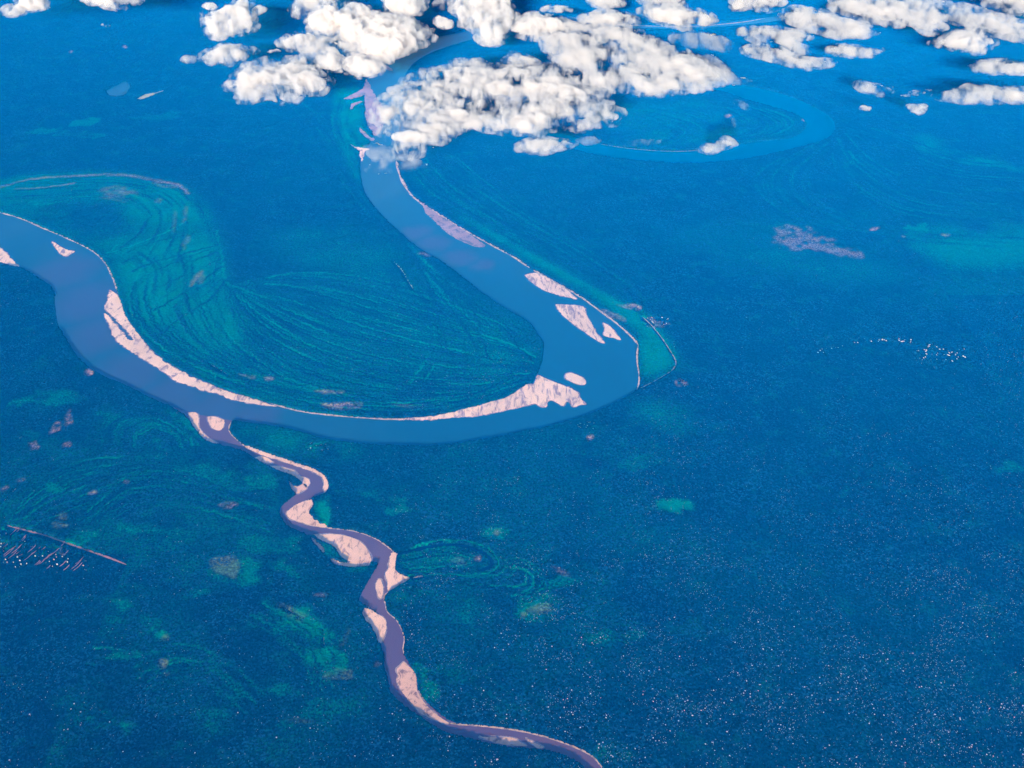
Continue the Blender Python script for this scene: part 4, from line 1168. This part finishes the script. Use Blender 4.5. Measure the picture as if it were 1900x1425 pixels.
P_, S_, D_, W_ = M_PUFF, M_PUFF_SMALL, M_DRIFT, M_WISP
CL = [
 ('small puffy white cloud in the top left corner of the photo', [(6, 20), (20, 8), (38, 6), (34, -12), (76, -12), (82, 16), (62, 23), (46, 20), (36, 29), (16, 28)], S_, .8),
 ('flat bottomed cloud cut by the top edge, second from the left', [(143, -14), (260, -14), (254, 7), (234, 10), (222, 19), (204, 15), (168, 6)], S_, .7),
 ('blocky white cloud with a hanging lobe near the top, left of the big cluster', [(384, 24), (402, 18), (412, 14), (422, 8), (436, 8), (448, -10), (460, -8), (461, 24), (469, 52), (458, 64), (436, 64), (424, 62), (412, 73), (399, 68), (389, 52), (384, 36)], P_, .8),
 ('little cloud tuft just left of the blocky white cloud with a hanging lobe', [(373, 12), (384, 1), (396, 4), (404, 14), (396, 20), (382, 18)], S_, .8),
 ('little round cloud tuft right of the blocky white cloud with a hanging lobe', [(465, 26), (470, 12), (482, 7), (499, 16), (490, 24), (478, 30)], S_, .8),
 ('long white cloud with a thin tail pointing left, below the blocky one', [(337, 111), (347, 105), (370, 105), (394, 91), (414, 81), (440, 85), (458, 87), (480, 92), (470, 99), (452, 103), (438, 121), (424, 121), (398, 119), (384, 112), (364, 113), (345, 116)], S_, .65),
 ('tiny flat cloud between the tailed cloud and the big cluster', [(492, 98), (502, 92), (512, 89), (525, 96), (510, 101)], S_, .6),
 ('broad ring-like white cloud left of the river top, standing apart', [(419, 165), (438, 146), (454, 117), (474, 117), (490, 108), (506, 116), (520, 110), (546, 106), (566, 114), (590, 125), (592, 138), (615, 147), (600, 167), (580, 176), (556, 176), (550, 188), (530, 191), (510, 179), (490, 181), (470, 191), (448, 184), (452, 173)], P_, .6),
 ('white tower of cloud at the top left of the big cluster', [(545, 22), (550, 8), (572, -14), (614, -14), (628, 18), (622, 42), (602, 60), (586, 64), (574, 36), (555, 31)], P_, .9),
 ('lumpy white cloud arm on the lower left of the big cluster', [(521, 78), (540, 64), (570, 59), (592, 70), (616, 74), (634, 84), (628, 98), (646, 108), (642, 122), (622, 132), (600, 130), (580, 121), (565, 101), (545, 92), (530, 87)], P_, .75),
 ('biggest and brightest billowing cloud of the cluster above the river', [(620, 25), (640, 8), (662, 2), (682, 16), (702, 18), (732, 29), (752, 27), (778, 43), (798, 62), (790, 82), (770, 86), (756, 96), (736, 102), (728, 122), (714, 117), (700, 107), (680, 101), (650, 94), (636, 78), (622, 62), (608, 50)], P_, 1.0),
 ('thin cloud skirt hanging over the river below the brightest cloud', [(638, 106), (660, 98), (692, 98), (712, 108), (702, 137), (682, 143), (664, 144), (648, 137), (636, 124)], S_, .7),
 ('cloud cap cut by the top edge, right above the brightest cloud', [(710, 8), (726, -14), (782, -14), (788, 12), (770, 30), (750, 29), (728, 21)], S_, .8),
 ('tall bright cloud with a drooping foot, right of the brightest cloud', [(842, 15), (846, -14), (938, -14), (953, 30), (947, 50), (942, 63), (926, 85), (904, 83), (888, 61), (868, 51), (853, 36)], P_, 1.0),
 ('small puff between the brightest cloud and the tall bright cloud', [(800, 40), (812, 27), (828, 31), (844, 42), (836, 55), (814, 54)], S_, .8),
 ('faint grey cloud scrap at the top, left of the tall bright cloud', [(798, 10), (812, -8), (840, -6), (852, 12), (832, 22), (810, 20)], W_, .6),
 ('white cloud lying across the river bend, left end of the middle band', [(703, 190), (718, 174), (744, 158), (760, 143), (792, 143), (817, 153), (838, 168), (853, 195), (873, 215), (880, 240), (842, 252), (815, 264), (782, 272), (767, 292), (738, 292), (736, 266), (713, 252), (698, 226)], P_, .6),
 ('thick white cloud in the centre of the middle band, left of its gap', [(762, 140), (790, 128), (834, 126), (850, 115), (886, 112), (902, 123), (930, 115), (967, 118), (988, 130), (1003, 150), (993, 176), (978, 201), (962, 226), (936, 246), (904, 244), (878, 231), (858, 206), (838, 181), (813, 161)], P_, .75),
 ('ragged white cloud at the right end of the middle band', [(983, 130), (1010, 122), (1042, 117), (1078, 133), (1068, 155), (1092, 174), (1122, 184), (1147, 205), (1142, 228), (1110, 228), (1080, 241), (1060, 231), (1025, 238), (990, 248), (963, 248), (948, 220), (973, 195), (983, 165)], P_, .65),
 ('pale veil of thin cloud over the water below the middle band', [(668, 270), (700, 262), (740, 275), (780, 292), (800, 312), (770, 320), (735, 325), (700, 326), (672, 318), (690, 300)], W_, .4),
 ('small white cloud with a flat base below the middle band', [(953, 278), (974, 261), (1000, 253), (1030, 258), (1062, 261), (1064, 271), (1042, 277), (1020, 282), (1005, 286), (984, 281)], S_, .7),
 ('small faint cloud right beside the flat-based white cloud', [(1064, 260), (1080, 253), (1100, 252), (1122, 260), (1106, 268), (1088, 272)], W_, .8),
 ('long faint grey wisp above the near arm of the far river loop', [(1146, 266), (1170, 258), (1200, 256), (1230, 259), (1224, 268), (1190, 272), (1160, 274)], W_, .8),
 ('soft grey-white cloud right of the tall bright cloud', [(945, 55), (963, 34), (985, 24), (1016, 26), (1042, 36), (1068, 44), (1074, 53), (1042, 57), (1022, 62), (1016, 77), (988, 73), (958, 64)], S_, .7),
 ('thin horizontal cloud strip near the top, above the soft grey-white cloud', [(998, 15), (1018, 7), (1040, 8), (1064, 12), (1062, 23), (1030, 26), (1006, 23)], S_, .6),
 ('big slanting cloud tongue pointing down right, right of the middle band', [(1006, 75), (1028, 56), (1060, 53), (1088, 64), (1112, 88), (1132, 108), (1202, 138), (1244, 160), (1238, 175), (1200, 173), (1150, 168), (1110, 174), (1078, 163), (1083, 141), (1058, 122), (1033, 107), (1018, 92)], D_, .5),
 ('widest smooth cloud slab fading out over the far river', [(1082, 50), (1120, 43), (1162, 48), (1184, 58), (1204, 73), (1234, 88), (1272, 93), (1304, 108), (1324, 128), (1344, 150), (1304, 162), (1282, 173), (1240, 168), (1198, 142), (1148, 112), (1128, 92), (1098, 77)], D_, .45),
 ('wispy fringe streaming off the widest smooth cloud slab', [(1278, 98), (1320, 98), (1344, 118), (1364, 138), (1404, 150), (1372, 160), (1330, 161), (1298, 142)], W_, .6),
 ('short cloud bank near the top, between two pale river lines', [(1078, 30), (1110, 20), (1140, 18), (1172, 28), (1186, 44), (1150, 48), (1120, 50), (1084, 44)], S_, .6),
 ('small cloud cut by the top edge above the short cloud bank', [(1092, -10), (1150, -10), (1154, 12), (1120, 17), (1100, 10)], S_, .6),
 ('puffy cloud row sloping right beneath the top edge, in the upper middle right', [(1186, 20), (1220, 6), (1262, 2), (1270, 18), (1304, 20), (1324, 38), (1312, 51), (1270, 53), (1240, 47), (1208, 37)], P_, .6),
 ('soft dull cloud tail trailing below the puffy cloud row', [(1230, 60), (1290, 55), (1340, 65), (1365, 80), (1350, 100), (1300, 92), (1250, 84)], W_, .7),
 ('flat little cloud at the top edge above the puffy cloud row', [(1176, -10), (1270, -10), (1262, 6), (1200, 10)], S_, .5),
 ('ragged cloud cut by the top edge, left of the leaf-shaped cloud', [(1358, 6), (1376, -12), (1458, -12), (1444, 12), (1420, 24), (1395, 16), (1363, 19)], S_, .6),
 ('leaf-shaped smooth white cloud pointing right', [(1453, 25), (1474, 12), (1512, 16), (1542, 26), (1572, 38), (1604, 44), (1622, 61), (1590, 69), (1550, 69), (1518, 62), (1488, 52), (1466, 40)], D_, .45),
 ('hooked cloud streak left below the leaf-shaped cloud', [(1366, 58), (1400, 50), (1452, 53), (1494, 59), (1504, 71), (1472, 74), (1504, 96), (1480, 101), (1438, 82), (1398, 77)], D_, .4),
 ('long thin cloud streak below the hooked cloud streak', [(1376, 92), (1410, 83), (1442, 86), (1472, 103), (1502, 110), (1548, 111), (1532, 124), (1500, 128), (1468, 121), (1428, 110), (1392, 102)], D_, .4),
 ('small flat cloud right of the long thin cloud streak', [(1526, 96), (1554, 82), (1592, 86), (1640, 91), (1634, 102), (1590, 107), (1558, 103)], D_, .4),
 ('great cloud bank sweeping down to the right edge at the top', [(1546, 12), (1556, -14), (1702, -14), (1762, 6), (1822, 17), (1872, 32), (1960, 52), (1960, 84), (1900, 75), (1858, 65), (1828, 58), (1790, 43), (1750, 34), (1744, 57), (1718, 63), (1698, 48), (1688, 41), (1660, 45), (1628, 41), (1588, 33), (1563, 22)], D_, .4),
 ('cloud wedge filling the top right corner of the photo', [(1784, -14), (1960, -14), (1960, 38), (1900, 28), (1846, 16)], D_, .4),
 ('isolated fluffy cloud under the great cloud bank at the right', [(1726, 81), (1758, 70), (1774, 56), (1802, 55), (1832, 64), (1846, 81), (1822, 90), (1816, 101), (1788, 95), (1758, 90)], S_, .5),
 ('flat white cloud on the right edge, upper of the two long ones', [(1803, 125), (1828, 111), (1900, 112), (1960, 116), (1960, 138), (1900, 137), (1840, 138), (1813, 134)], D_, .5),
 ('flat white cloud on the right edge, lower and longer of the two', [(1732, 181), (1770, 171), (1800, 158), (1832, 160), (1870, 163), (1955, 166), (1955, 191), (1900, 191), (1800, 191), (1768, 188)], D_, .5),
 ('small slanted white cloud alone in the right part of the sky band', [(1585, 156), (1600, 151), (1640, 158), (1664, 168), (1630, 177), (1603, 170)], D_, .5),
 ('thin bow-shaped cloud left of the lower long cloud', [(1660, 180), (1680, 172), (1700, 163), (1732, 166), (1712, 176), (1690, 181)], S_, .4),
 ('small triangular white cloud below the bow-shaped one', [(1677, 193), (1698, 190), (1718, 191), (1724, 200), (1708, 216), (1690, 209)], S_, .7),
 ('tiny oval cloud left of the small triangular cloud', [(1590, 199), (1602, 194), (1618, 198), (1614, 206), (1598, 206)], S_, .7),
 ('faint wisp inside the top of the far river loop', [(1356, 185), (1370, 184), (1386, 192), (1398, 204), (1384, 206), (1366, 196)], W_, .9),
 ('thin curled cloud wisp on the inner bank of the far river loop', [(1290, 277), (1310, 270), (1336, 270), (1344, 256), (1354, 256), (1360, 268), (1340, 277), (1312, 284)], S_, .4),
 ('tiny white cloud fleck near the top left corner', [(186, 46), (194, 41), (206, 45), (202, 51), (192, 51)], S_, .6),
 ('small faint cloud dot above the middle band of cloud', [(938, 112), (948, 96), (966, 100), (990, 108), (1000, 122), (970, 118), (950, 116)], S_, .6),
]
for i, (lab, pts, m, fl) in enumerate(CL):
    main = cloud(500 + i, lab, pts, m, base=1500.0, flat=fl * .8)
    w = (max(p[0] for p in pts) - min(p[0] for p in pts)) * (max(p[1] for p in pts) - min(p[1] for p in pts))
    if m is not W_ and w > 1600:
        g = 3.5 + w ** .5 * .07
        cloud(700 + i, lab, pts, M_FRINGE, base=1500.0, flat=.3, parent=main, grow=g)

# ------------------------------------------------------------------ haze: the blue air lying over the plain, below the clouds
HZ = 1180.0
me = bpy.data.meshes.new('haze')
B = 330000.0
v = [(x, y, z) for z in (-6, HZ) for y in (-B, B) for x in (-B, B)]
me.from_pydata(v, [], [(0, 2, 3, 1), (4, 5, 7, 6), (0, 1, 5, 4), (2, 6, 7, 3), (0, 4, 6, 2), (1, 3, 7, 5)])
m = bpy.data.materials.new('blue air')
m.use_nodes = True
nt = m.node_tree
nt.nodes.clear()
out = nd(nt, 'ShaderNodeOutputMaterial')
pv = nd(nt, 'ShaderNodeVolumePrincipled')
nt.links.new(pv.outputs[0], out.inputs['Volume'])
pv.inputs['Color'].default_value = (0.0, .275, 1.0, 1)
pv.inputs['Absorption Color'].default_value = (1, 1, 1, 1)
pv.inputs['Density'].default_value = 1.06e-4
pv.inputs['Anisotropy'].default_value = -0.35
hz = link('haze', me, m)
hz['kind'] = 'stuff'
